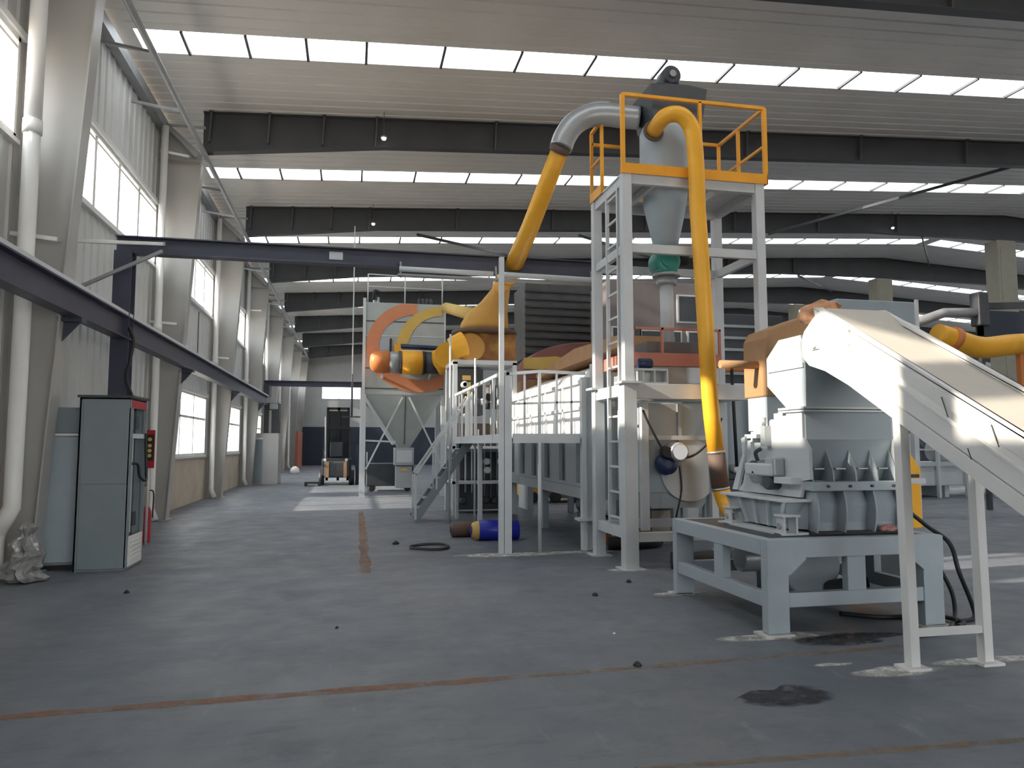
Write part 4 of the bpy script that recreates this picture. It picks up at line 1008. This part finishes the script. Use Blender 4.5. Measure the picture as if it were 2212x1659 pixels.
for y in (15.45, 16.15):
    MB().bar((S0.x + .0, y, S0.z + .92), (S1.x, y, S1.z + .95), .045, .045).build('stair_handrail', 'machl', t)
    MB().bar((S0.x + .0, y, S0.z + .0), (S0.x, y, S0.z + .94), .045, .045).build('stair_post', 'machl', t)
    for k in (3, 5): 
        p = S0.lerp(S1, k / 8); MB().bar((p.x, y, p.z), (p.x, y, p.z + .94), .035, .035).build('stair_post', 'machl', t)
    MB().bar((S1.x, y, S1.z), (S1.x, y, S1.z + .95), .05, .05).build('stair_post', 'machl', t)
for x, y in ((2.36, 14.4), (1.98, 15.3)):
    MB().cyl((x, y, 0), (x, y, 3.9 if x < 2.1 else 3.3), .022, n=10).build('guy_post', 'machl', t)

# ================================================================= WASHING TANK
t = thing('washing_tank', 'long grey washing tank with bright upper panels behind the guard rails', 'tank', (4.2, 13.5, 0))
kx0, kx1, ky0, ky1 = 3.62, 5.2, 11.1, 17.2
MB().box(kx0, kx1, ky0, ky1, .78, 1.68).build('lower_body', 'machl', t, .01)
for k in range(6):
    y = ky0 + .35 + k * 1.02; MB().box(kx0 - .04, kx0, y, y + .20, .98, 1.66).build('stiffener', 'cab', t)
MB().box(kx0 - .05, kx1, ky0 - .03, ky1, .74, .92).build('bottom_channel', 'machl', t, .005)
MB().prism([(kx0, 1.68), (kx0, 2.62), (kx0 + .10, 2.78), (kx0 + .9, 3.1), (kx1, 3.1), (kx1, 1.68)], 'y', ky0, ky1).build('upper_body', 'cream', t)
for k in range(6):
    y = ky0 + .1 + k * 1.18; MB().box(kx0 - .05, kx0, y, y + .06, 1.68, 2.66).build('panel_frame', 'machl', t)
MB().box(kx0 - .05, kx0, ky0, ky1, 2.16, 2.21).box(kx0 - .06, kx0, ky0, ky1, 2.58, 2.64).build('panel_rail', 'machl', t)
MB().prism([(ky0, 3.14), (ky0, 3.34), (13.5, 3.42), (16.5, 3.2), (16.5, 3.11)], 'x', kx0 + .5, kx1 - .1).build('lid', 'tan', t)
for y in (ky0 + .1, 14, ky1 - .15):
    for x in (kx0 + .05, kx1 - .1): MB().box(x - .06, x + .06, y - .06, y + .06, 0, .78).build('leg', 'mach', t)
MB().box(kx0 - .053, kx0 - .042, 11.18, 11.36, 1.46, 1.56).build('name_plate', 'white', t)
mm = MB().lathe([(.12, -.2), (.15, -.17), (.15, .15), (.12, .2)], (3.75, 11.6, .62), 20, 'y').build('pump_motor', 'black', t)
MB().box(3.62, 3.88, 11.45, 11.75, .42, .5).build('pump_foot', 'black', mm)
t = thing('grey_panel_post', 'wide grey steel end panel between tank and tower', 'panel', (3.7, 10.95, 0))
MB().box(3.62, 4.0, 10.98, 11.04, .75, 2.85).build('end_plate', 'mach', t)
MB().box(3.62, 3.68, 10.94, 10.98, .02, 2.85).box(3.94, 4.0, 10.94, 10.98, .02, 2.85).build('upright', 'tower', t)

t = thing('covered_machine', 'machine under a dull red arched cover with yellow edge behind the tank', 'machine', (5.6, 18.2, 0))
ap = [(4.2, 3.2)] + [(5.9 - 1.7 * math.cos(math.radians(a)), 3.55 + .62 * math.sin(math.radians(a))) for a in range(0, 181, 12)] + [(7.6, 3.2)]
MB().prism(ap, 'y', 17.7, 18.9).build('arched_cover', 'dullred', t, .02)
ye = [(4.1, 3.45), (4.1, 3.72), (4.9, 3.78), (5.6, 3.70), (6.3, 3.45)]
MB().prism(ye, 'y', 17.64, 17.70).build('yellow_edge', 'emb_y', t)
MB().box(4.15, 7.6, 17.7, 18.9, 2.6, 3.2).build('machine_body', 'tan', t, .02)
for x in (4.3, 7.45): MB().box(x - .07, x + .07, 17.8, 18.8, 0, 2.6).build('leg', 'machl', t)
# yellow pallet machine beneath tank
t = thing('yellow_loader', 'low yellow loader seen beneath the washing tank', 'loader', (5.2, 20.5, 0))
MB().prism([(4.55, .18), (4.50, .62), (4.66, .74), (4.85, .72), (4.95, .42), (5.35, .38), (5.35, .16)], 'y', 19.9, 20.8).build('chassis', 'yellow', t, .03)
MB().box(5.35, 6.3, 19.9, 20.8, .12, .52).build('engine_box', 'tan', t, .03)
for x in (4.85, 5.5, 6.1): MB().lathe([(.13, 0), (.16, .02), (.16, .1), (.1, .12)], (x, 19.8, .16), 18, 'y').build('wheel', 'black', t)
MB().lathe([(.1, -.02), (.1, 0)], (5.45, 19.89, .4), 14, 'y').build('round_badge', 'emb_y', t)

# blue drum and rolls by the walkway
t = thing('blue_drum', 'blue drum with yellow cap end lying on the floor by the walkway post', 'drum', (2.45, 12.45, 0))
MB().lathe([(.15, -.34), (.165, -.32), (.165, .35), (.15, .36)], (2.42, 12.4, .165), 26, 'x').build('drum_body', 'blue', t)
MB().lathe([(.10, -.44), (.13, -.42), (.16, -.33), (.16, -.30)], (2.42, 12.4, .165), 26, 'x').build('end_cap', 'emb_y', t)
MB().lathe([(.08, -.452), (.08, -.44)], (2.42, 12.4, .165), 20, 'x').build('cap_disc', 'blue', t)
t = thing('dark_roll', 'dark rusty roll lying behind the blue drum', 'roll', (1.9, 12.9, 0))
MB().lathe([(.08, -.02), (.12, 0), (.13, .02), (.13, .5), (.12, .52)], (1.72, 12.95, .13), 22, 'x').build('roll_body', 'brown', t)
MB().lathe([(.05, -.03), (.05, 0)], (1.72, 12.95, .13), 14, 'x').build('roll_core', 'black', t)

# ================================================================= BLOWER STATION (yellow) behind the walkway
t = thing('yellow_blower', 'yellow blower with flared duct on a dark stand behind the walkway', 'blower', (2.9, 17.4, 0))
fl = MB(); rs = []
for (cx_, cy_, z, rx, ry) in [(3.05 + .0, 14.6, 4.98, .19, .17), (3.25, 16.4, 4.95 + .3, .2, .2), (3.45, 17.3, 5.35, .23, .22)]: pass
for (cx_, z, rx, ry) in [(3.52, 5.62, .20, .20), (3.46, 5.35, .22, .22), (3.30, 5.0, .34, .27), (3.12, 4.7, .50, .32), (3.06, 4.45, .58, .35), (3.05, 4.30, .58, .35)]:
    rs.append([(cx_ + rx * math.cos(6.283 * j / 28), 17.3 + ry * math.sin(6.283 * j / 28), z) for j in range(28)])
fl.rings(rs).build('flared_duct', 'ochre', t)
MB().lathe([(.75, 4.20), (.78, 4.22), (.78, 4.28), (.6, 4.30)], (3.05, 17.3, 0), 36).build('flange_disc', 'brown', t)
MB().box(2.62, 3.75, 16.95, 17.8, 3.55, 4.20).build('blower_box', 'brownor', t, .02)
MB().lathe([(.30, -.16), (.34, -.13), (.34, .17), (.30, .20)], (2.66, 17.0, 3.86), 32, 'y').build('volute', 'ochre', t)
MB().tube(smooth_path([(2.5, 16.9, 3.92), (2.34, 16.88, 3.86), (2.2, 16.9, 3.80)], 5), [.30 - .006 * k for k in range(11)], 24).build('inlet_elbow', 'yellow', t)
st = MB()
for x in (2.3, 3.7):
    for y in (16.9, 18.2): st.box(x - .05, x + .05, y - .05, y + .05, 0, 3.5)
st.box(2.25, 3.75, 16.85, 18.25, 3.45, 3.55).box(2.25, 3.75, 16.85, 18.25, 1.5, 1.56).box(2.25, 3.75, 16.85, 18.25, .7, .76)
st.build('stand', 'machl', t)
t2 = thing('yellow_pipe', 'yellow pipe length joining the sloping pipe to the flared duct', 'pipe', (3.1, 15, 5))
MB().tube([(2.72, 12.95, 4.62), (2.90, 14.3, 5.02 - .06), (3.52, 17.3, 5.62)] if False else smooth_path([(2.72, 12.9, 4.62), (2.80, 13.6, 4.72), (3.05, 15.3, 5.0), (3.38, 16.8, 5.4), (3.52, 17.3, 5.62)], 4), .17, 20).build('pipe', 'yellow', t2)
t = thing('yellow_duct', 'short straight yellow duct from the collector side to the blower', 'duct', (2.9, 20, 5.4))
MB().tube([(2.79, 22.6, 5.82), (2.86, 17.55, 4.72)], .16, 20).build('duct', 'emb_y', t)

rr = random.Random(21)
t = thing('pump_rack', 'dark rack crowded with pumps and valves under the blower', 'rack', (3.0, 17.6, 0))
MB().box(2.4, 3.6, 17.3, 18.1, .08, .68).build('pump_base', 'dark', t)
MB().box(2.42, 3.6, 17.4, 18.1, .78, 1.42).build('dark_cabinet', 'dark', t)
MB().box(2.45, 3.55, 17.5, 18.0, 1.60, 2.1).build('brown_box', 'brown', t)
MB().box(2.42, 3.05, 17.45, 18.1, 2.3, 3.4).build('dark_cabinet', 'dark', t)
for z in (2.85, 3.02, 3.18): MB().box(2.55, 2.75, 17.42, 17.45, z - .05, z + .06).build('yellow_label', 'emb_y', t)
for k in range(14):
    x, z = rr.uniform(2.4, 3.5), rr.choice((.3, .5, 1.0, 1.2, 2.25, 2.6, 3.0))
    MB().lathe([(.05, -.1), (.08, -.08), (.08, .08), (.04, .1)], (x, 17.2, z), 12, 'y').build('valve', rr.choice(('machl', 'dark', 'steel')), t)
for k in range(8):
    x = 2.45 + k * .15; MB().tube([(x, 17.22, rr.uniform(.2, .8)), (x, 17.22, rr.uniform(1.6, 3.3))], .02, 8).build('pipe', rr.choice(('machl', 'galv')), t)
MB().lathe([(.22, 0), (.24, .02), (.24, .5), (.18, .56)], (3.3, 17.5, 2.45), 20).build('dark_vessel', 'black', t)

# ================================================================= DUST COLLECTOR
t = thing('dust_collector', 'big grey dust collector with orange and yellow ring emblem on four legs', 'collector', (1.5, 23.6, 0))
ax0, ax1, ay0, ay1 = .36, 2.77, 23.0, 24.6
MB().box(ax0, ax1, ay0, ay1, 3.12, 5.98).build('housing', 'collector', t, .01)
for z in (3.30, 3.92, 4.93, 5.38): MB().box(ax0 - .01, ax1 + .01, ay0 - .012, ay0, z, z + .03).build('panel_seam', 'dark' if z != 4.93 else 'machl', t)
MB().box(ax0 - .09, ax0, ay0 - .04, ay0 + .06, 3.0, 6.10).box(ax1, ax1 + .05, ay0 - .04, ay0 + .04, 3.1, 6.0).build('corner_trim', 'machl', t)
MB().add([(ax0, ay0, 3.12), (ax1, ay0, 3.12), (ax1, ay1, 3.12), (ax0, ay1, 3.12), (1.42, 23.5, 1.5), (1.78, 23.5, 1.5), (1.78, 24.1, 1.5), (1.42, 24.1, 1.5)],
         [(0, 1, 5, 4), (1, 2, 6, 5), (2, 3, 7, 6), (3, 0, 4, 7), (4, 5, 6, 7)]).build('hopper_cone', 'collector', t)
MB().bar((1.6, 22.99, 3.1), (1.6, 23.45, 1.6), .02, .02).build('cone_seam', 'dark', t)
for (x, y) in ((ax0 - .04, ay0), (ax1, ay0), (ax0 - .04, ay1), (ax1, ay1)):
    MB().box(x - .08, x + .08, y - .08, y + .08, 0, 3.12).build('leg', 'machl', t, .005)
MB().bar((1.5, 22.95, 3.05), (.42, 22.95, .85), .05, .05).build('brace', 'machl', t); MB().bar((1.7, 22.95, 3.05), (2.72, 22.95, .95), .05, .05).build('brace', 'machl', t)
MB().bar((.36, 22.98, 2.95), (1.25, 23.3, 1.6), .14, .05).build('brace', 'machl', t); MB().bar((.36, 22.97, 1.72), (1.3, 22.97, 1.68), .04, .05).build('brace', 'machl', t)
MB().box(1.30, 1.90, 23.3, 24.0, .95, 1.50).build('discharge_box', 'duct', t, .02)
MB().box(1.36, 1.84, 23.28, 23.3, 1.05, 1.42).build('discharge_door', 'machl', t)
MB().box(1.35, 1.85, 23.4, 23.9, .25, .93).build('collection_bin', 'duct', t, .02)
MB().box(1.5, 1.68, 23.25, 23.3, .78, .86).build('warning_label', 'emb_y', t)
# emblem arcs, painted on
def annulus(cx_, cz_, rx0, rz0, rx1, rz1, a0, a1, y0, m, name, x_lo=-9, x_hi=9, z_hi=99):
    mb = MB(); n = 48; v = []; f = []
    for i in range(n + 1):
        a = math.radians(a0 + (a1 - a0) * i / n)
        for (rx, rz) in ((rx0, rz0), (rx1, rz1)):
            v.append((min(max(cx_ + rx * math.cos(a), x_lo), x_hi), y0, min(cz_ + rz * math.sin(a), z_hi)))
    for i in range(n): f.append((2 * i, 2 * i + 1, 2 * i + 3, 2 * i + 2))
    mb.add(v, f); return mb.build(name, m, t)
annulus(1.98, 4.62, 1.22, 1.02, 1.60, 1.42, 92, 268, ay0 - .016, 'emb_o', 'emblem_arc', ax0 + .01, ax1 - .01, 5.97)
annulus(1.98, 4.62, 1.22, 1.02, 1.60, 1.42, 268, 312, ay0 - .016, 'emb_o', 'emblem_arc', ax0 + .01, ax1 - .01, 5.97)
annulus(2.70, 4.50, 1.06, 1.12, 1.42, 1.42, 90, 182, ay0 - .018, 'emb_y', 'emblem_arc', ax0 + .01, ax1 - .01, 5.97)
vb = MB().box(.80, 1.08, ay0 - .05, ay0, 4.40, 4.86)
for k in range(3): vb.box(.80, 1.08, ay0 - .055, ay0 - .05, 4.5 + k * .1, 4.505 + k * .1)
vb.build('vent_panel', 'mach', t); MB().box(1.10, 1.15, ay0 - .06, ay0, 4.40, 4.86).build('vent_edge', 'black', t)
# roof rails
for x in (ax0 + .05, 1.55, ax1 - .05):
    MB().cyl((x, ay0 + .1, 5.98), (x, ay0 + .1, 6.88), .02, n=8).build('roof_rail_post', 'machl', t)
MB().bar((ax0 + .05, ay0 + .1, 6.88), (ax1 - .05, ay0 + .1, 6.84), .03).bar((ax0 + .05, ay0 + .1, 6.5), (ax1 - .05, ay0 + .1, 6.48), .02).build('roof_rail', 'machl', t)
for k, x in enumerate((.62, .72, 2.0, 2.12, 2.24, 2.38)):
    MB().lathe([(.03, 0), (.05, .03), (.05, .18), (.02, .22)], (x, ay0 + .25, 5.98), 12).build('pulse_valve', 'steel' if k < 2 else 'dark', t)
MB().tube(smooth_path([(.6, 23.2, 6.1), (.62, 23.1, 6.35), (.78, 23.1, 6.3)]), .05, 10).build('valve_hose', 'black', t)
t = thing('collector_duct', 'horizontal duct in grey, orange and yellow sections before the collector', 'duct', (1.5, 22.6, 4))
dz, dy, dr = 4.08, 22.55, .34
MB().lathe([(.05, -.26), (.2, -.24), (.30, -.14), (dr, 0), (dr, .32)], (.74, dy, dz), 30, 'x').build('orange_end', 'orange', t)
MB().tube([(1.0, dy, dz), (1.38, dy, dz)], dr - .02, 30).build('ribbed_section', 'duct', t)
MB().tube([(1.36, dy, dz), (1.46, dy, dz)], dr + .01, 30).build('dark_collar', 'brown', t)
MB().tube([(1.44, dy, dz), (2.06, dy, dz)], dr + .02, 30).build('yellow_section', 'yellow', t)
MB().tube([(2.05, dy, dz), (2.12, dy, dz)], dr + .025, 30).build('dark_collar', 'black', t)
MB().tube([(2.10, dy, dz), (2.60, dy, dz)], dr - .01, 30).build('grey_section', 'dark', t)
MB().tube(smooth_path([(2.50, dy - .02, dz), (2.66, dy - .10, dz + .06), (2.74, dy - .4, dz + .12), (2.74, dy - .9, dz + .14)], 4), .40, 28).build('yellow_elbow', 'yellow', t)
for x in (.9, 2.3): MB().bar((x, dy + .05, dz - .32), (x, 23.0, dz - .45), .06).build('bracket', 'machl', t)
t = thing('air_header', 'blue-grey compressed air header with manifold above the duct', 'pipe', (2, 22.9, 4.5))
MB().tube([(1.42, 22.86, 4.62), (2.7, 22.86, 4.58)], .07, 16).build('header_pipe', 'bluesteel', t)
MB().tube([(1.42, 22.84, 4.47), (2.65, 22.84, 4.45)], .045, 12).build('manifold', 'steel', t)
MB().box(1.22, 1.44, 22.82, 22.95, 4.42, 4.66).build('yellow_block', 'yellow', t)

# hanging level rod in front of the collector
t = thing('hanging_rod', 'thin white vertical rod with dark tip left of the collector', 'rod', (-.02, 23.4, 2.4))
MB().cyl((-.02, 23.2, 3.7), (-.02, 23.2, 8.4), .018, n=8).build('upper_rod', 'machl', t)
MB().cyl((-.02, 23.2, 2.45), (-.02, 23.2, 3.75), .03, n=8).box(-.32, .3, 23.18, 23.22, 2.42, 2.46).build('lower_rod', 'dark', t)

# ================================================================= FORKLIFT
t = thing('forklift', 'black forklift truck parked near the far end of the hall', 'forklift', (-.7, 30.4, 0))
MB().box(-1.15, .0, 30.1, 31.9, .35, 1.05).build('body', 'black', t, .06)
MB().box(-1.05, -.1, 29.95, 30.3, .30, .95).build('counterweight', 'dark', t, .08)
MB().box(-.98, -.86, 29.92, 29.97, .32, .92).build('brown_stripe', 'tan', t); MB().box(-.30, -.18, 29.92, 29.97, .32, .92).build('brown_stripe', 'tan', t)
for x in (-1.08, -.08):
    MB().bar((x, 30.3, 1.0), (x, 30.5, 2.25), .06, .06).build('cab_post', 'black', t); MB().bar((x, 31.6, 1.0), (x, 31.4, 2.25), .06, .06).build('cab_post', 'black', t)
MB().box(-1.12, -.04, 30.4, 31.5, 2.22, 2.30).build('roof_guard', 'black', t)
for x in (-1.0, -.55, -.15): MB().box(x - .05, x + .05, 31.95, 32.05, .1, 3.15).build('mast_rail', 'black', t)
for zz in (3.05, 1.6): MB().box(-1.0, -.15, 31.95, 32.05, zz, zz + .1).build('mast_cross_bar', 'black', t)
MB().box(-.95, -.2, 32.0, 32.06, 1.0, 3.0).build('load_backrest', 'black', t)
MB().box(-.85, -.35, 30.7, 31.2, 1.05, 1.3).box(-.85, -.35, 30.62, 30.74, 1.1, 1.7).build('seat', 'dark', t, .04)
MB().tube(arc((-.6, 31.35, 1.5), .16, 0, 360, 16, 'xz'), .018, 6).build('steering_wheel', 'black', t)
for (x, y) in ((-1.15, 30.4), (.0, 30.4), (-1.18, 31.6), (.03, 31.6)):
    w = MB().lathe([(.2, -.1), (.28, -.09), (.28, .09), (.2, .1)], (x, y, .28), 22, 'x').build('wheel', 'black', t)
    MB().lathe([(.1, -.105), (.1, .105)], (x, y, .28), 14, 'x').build('wheel_hub', 'steel', w)
for x in (-1.02, -.2): MB().lathe([(.06, -.02), (.06, 0)], (x, 29.95, 1.0), 14, 'y').build('tail_lamp', 'white', t)
MB().cyl((-1.0, 30.3, 1.0), (-1.04, 30.3, 2.7), .03, n=8).build('exhaust_stack', 'machl', t)
t = thing('loading_pallet', 'low black pallet on the floor beside the forklift', 'pallet', (-1.3, 29.6, 0))
MB().box(-1.75, -1.15, 29.6, 30.0, .1, .16).box(-1.75, -1.65, 29.6, 30.0, 0, .1).box(-1.25, -1.15, 29.6, 30.0, 0, .1).build('pallet_top', 'black', t)
t = thing('dark_panel_box', 'dark blue steel box standing behind the collector leg', 'box', (.5, 31, 0))
MB().box(.16, .9, 30.6, 31.4, 0, 1.6).build('box_body', 'navy', t, .02)
MB().box(.58, .63, 30.57, 30.6, .8, 1.3).build('door_handle', 'machl', t)
t = thing('storage_bin', 'wide dark bin on wheels below the dust collector', 'bin', (1.3, 26.2, 0))
MB().box(.5, 2.1, 25.9, 26.8, .18, .95).build('bin_body', 'dark', t, .03)
for x in (.7, 1.9): MB().lathe([(.1, -.04), (.12, 0), (.1, .04)], (x, 25.95, .12), 14, 'y').build('wheel', 'black', t)
t = thing('helmet_bag', 'small white sack against the far left wall', 'sack', (-3.0, 44, 0))
MB().rings([[(-3.0 + r * math.cos(6.283 * j / 14), 42.0 + r * math.sin(6.283 * j / 14), z) for j in range(14)] for r, z in ((.22, 0), (.26, .15), (.2, .32), (.06, .42))]).build('sack_body', 'white', t)
t = thing('red_board', 'dull red panel low on the far left wall', 'panel', (-3.9, 44, .5))
MB().box(-3.75, -3.55, 52.0, 56.5, .0, 2.5).build('panel', 'salmon', t)

# ================================================================= MID-BACKGROUND MACHINE behind the tower
t = thing('control_room', 'grey raised control room with dark windows and red base beam', 'room', (7, 16, 0))
MB().box(5.35, 7.9, 15.0, 16.2, 3.25, 5.15).build('room_body', 'room', t, .01)
for (a, b, c, d_) in ((5.45, 6.05, 3.55, 4.1), (6.98, 7.75, 4.3, 4.85), (6.1, 7.0, 3.45, 4.05), (7.2, 7.7, 3.45, 4.05)):
    fr_ = MB().box(a - .04, b + .04, 14.96, 15.0, c - .04, d_ + .04).build('window_frame', 'machl', t)
    MB().box(a, b, 14.94, 14.96, c, d_).build('window_pane', 'dark', fr_)
MB().box(5.25, 8.0, 14.9, 16.3, 3.02, 3.27).build('base_beam', 'salmon', t, .01)
for x in (5.5, 7.8):
    for y in (15.1, 16.1): MB().box(x - .08, x + .08, y - .08, y + .08, 0, 3.03).build('leg', 'machl', t)
t = thing('extruder', 'grey extruder body with dark fittings behind the tower legs', 'extruder', (7.2, 12.8, 0))
MB().box(6.3, 8.3, 12.5, 13.6, 1.15, 2.45).build('body', 'mach', t, .02)
MB().box(6.2, 8.4, 12.4, 13.6, 2.45, 2.72).build('top_cover', 'machl', t, .02)
MB().box(6.25, 6.4, 12.35, 12.45, .0, 2.45).box(7.2, 7.3, 12.35, 12.45, 0, 2.45).box(8.2, 8.35, 12.35, 12.45, 0, 2.45).build('frame_post', 'machl', t)
MB().box(6.2, 8.4, 12.42, 13.5, .5, .95).build('dark_base', 'dark', t)
for k in range(6): MB().lathe([(.06, -.1), (.09, -.08), (.09, .05), (.05, .1)], (6.5 + .3 * k, 12.36, .9 + .25 * (k % 3)), 12, 'y').build('valve', ('dark', 'steel', 'machl')[k % 3], t)
MB().tube(smooth_path([(7.30, 12.2, 3.1), (7.25, 12.2, 2.6), (7.15, 12.2, 2.2), (7.2, 12.2, 1.6)]), .055, 12).build('hose', 'dark', t)
MB().tube([(6.72, 12.25, 3.0), (6.78, 12.25, 1.2)], .03, 10).build('hose', 'black', t)
MB().tube([(6.5, 12.3, 2.95), (7.6, 12.3, 3.05)], .06, 12).build('cross_pipe', 'orange', t)
for (x0_, y0_, w_, h_, m_, lab) in [(4.3, 11.2, .5, .3, 'tan', 'brown carton under the tower rear beam'), (4.9, 11.4, .4, .55, 'plinth', 'pale carton behind the tower foot'), (3.85, 11.3, .35, .42, 'orange', 'orange crate behind the tower ladder'), (5.4, 11.6, .45, .7, 'duct', 'grey crate behind the tower right post')]:
    t = thing('storage_crate', lab, 'crate', (x0_, y0_, 0))
    MB().box(x0_, x0_ + w_, y0_ + .3, y0_ + .7, 0, h_).build('crate_body', m_, t, .01); MB().box(x0_ - .01, x0_ + w_ + .01, y0_ + .29, y0_ + .71, h_ - .05, h_ + .0).build('lid', 'dark', t)

# ================================================================= RIGHT BACKGROUND
t = thing('second_hopper', 'large grey rectangular hopper on legs behind the conveyor', 'hopper', (11.5, 14, 0))
MB().box(10.2, 12.2, 14.0, 15.4, 3.7, 4.75).build('hopper_box', 'mach', t, .02)
MB().box(12.15, 12.22, 13.95, 14.0, 3.6, 4.8).build('corner_strip', 'white', t)
for x in (10.3, 12.1):
    for y in (14.1, 15.3): MB().box(x - .06, x + .06, y - .06, y + .06, 0, 3.7).build('leg', 'machl', t)
t = thing('yellow_duct', 'large yellow duct running off to the right behind the conveyor', 'duct', (14, 14, 3.8))
MB().tube(smooth_path([(12.7, 14, 4.05), (13.3, 14, 3.90), (13.9, 14, 3.78), (14.8, 14, 3.88), (16.5, 14, 4.0)], 6), .24, 24).build('duct', 'yellow', t)
MB().tube([(13.05, 14, 3.98), (13.2, 14, 3.93)], .27, 24).build('duct_collar', 'orange', t)
for x in (14.9, 15.9): MB().bar((x, 14, 0), (x, 14, 3.68), .12, .12).build('support', 'orange', t)
t = thing('overhead_hoist', 'dark hoist rail with grey arm above the yellow duct', 'hoist', (15, 15.4, 4.6))
MB().tube([(12.8, 15.5, 4.35), (14.3, 15.5, 4.85), (15.5, 15.5, 4.9)], .12, 14).build('arm', 'galv', t)
MB().bar((15.3, 15.5, 5.05), (19.5, 15.5, 5.3), .14, .16).build('rail', 'dark', t)
MB().box(15.2, 15.5, 15.35, 15.65, 4.55, 5.4).build('trolley', 'dark', t, .03)
MB().box(15.3, 19.5, 15.45, 15.6, 4.3, 4.95).build('cover', 'navy', t)
MB().box(19.4, 19.5, 15.45, 15.55, 0, 5.25).build('post', 'dark', t); MB().box(15.3, 15.4, 15.45, 15.55, 0, 4.6).build('post', 'dark', t)
t = thing('wash_line', 'long pale washing line with railings in the far right background', 'machine', (17, 18.5, 0))
MB().box(14.2, 21.5, 19.4, 21.2, .35, 1.05).build('trough', 'machl', t, .02)
MB().box(14.2, 21.5, 19.3, 19.4, .95, 1.08).build('edge_beam', 'tower', t)
for k in range(8):
    x = 14.3 + k * 1.0; MB().box(x - .04, x + .04, 19.2, 19.3, 0, 1.9).build('rail_post', 'machl', t)
MB().box(14.2, 21.5, 19.22, 19.28, 1.85, 1.92).box(14.2, 21.5, 19.22, 19.28, 1.42, 1.47).build('guard_rail', 'machl', t)
for k in range(6):
    x = 14.8 + k * 1.15; MB().lathe([(.3, -.3), (.36, -.25), (.36, .25), (.3, .3)], (x, 20.2, 1.4), 20, 'y').build('drum_cover', ('duct', 'machl', 'dark')[k % 3], t)
for x in (14.5, 17.8, 21.2): MB().box(x - .08, x + .08, 19.5, 21.1, 0, .36).build('leg', 'machl', t)
t = thing('silo_row', 'low dark storage silo far behind the orange duct housing', 'silo', (9.5, 25, 0))
MB().box(5.6, 15, 26, 29, 0, 2.6).build('silo_body', 'dark', t, .03)
for k in range(7): MB().box(5.9 + k * 1.3, 6.0 + k * 1.3, 25.95, 26, .1, 2.5).build('silo_rib', 'duct', t)
t = thing('screening_drum', 'grey slatted machine housing high behind the tower', 'machine', (11, 20, 0))
MB().box(8.6, 10.8, 17.0, 19, 2.9, 4.9).build('housing', 'dark', t, .02)
for k in range(6): MB().box(8.6, 10.8, 16.96, 17.0, 3.05 + k * .3, 3.12 + k * .3).build('slat', 'duct', t)
for x in (8.7, 10.7): MB().box(x - .07, x + .07, 17.1, 17.24, 0, 2.9).build('leg', 'machl', t)

t = thing('ventilation_housing', 'dark slatted housing on legs high behind the washing tank', 'housing', (5.6, 19.5, 0))
MB().box(4.5, 7.6, 19.2, 20.6, 3.9, 5.95).build('housing_body', 'slate', t, .02)
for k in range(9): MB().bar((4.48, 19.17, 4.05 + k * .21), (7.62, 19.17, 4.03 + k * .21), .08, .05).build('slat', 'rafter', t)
for x in (4.6, 7.5):
    for y in (19.3, 20.5): MB().box(x - .07, x + .07, y - .07, y + .07, 0, 3.9).build('leg', 'machl', t)
# high-bay lamps at the rafters
for (x, y, lab) in ((.6, 17.0, 'small glowing lamp under the second rafter'), (.55, 23.8, 'small glowing lamp under the third rafter'), (19.7, 23.8, 'small glowing lamp under the third rafter near the centre column')):
    t = thing('bay_lamp', lab, 'lamp', (x, y, roofz(x) - .7), 'small lamps hung from the rafters')
    zz = roofz(x) - .62
    MB().lathe([(.03, .06), (.07, .03), (.07, 0)], (x, y - .2, zz), 14).build('lamp_housing', 'galv', t)
    MB().cyl((x, y - .2, zz + .05), (x, y - .2, roofz(x)), .008, n=6).build('hanger_rod', 'purlin', t)
    e = bpy.data.materials.get('lamp_glow')
    if not e:
        e = bpy.data.materials.new('lamp_glow'); e.use_nodes = True
        bs = e.node_tree.nodes['Principled BSDF']; bs.inputs['Emission Color'].default_value = (1, .98, .93, 1); bs.inputs['Emission Strength'].default_value = 12
    MB().lathe([(.01, -.05), (.045, -.035), (.05, 0)], (x, y - .2, zz), 14).build('lamp_bulb', e, t)

for o in bpy.data.objects:
    if '_w' in o: del o['_w']
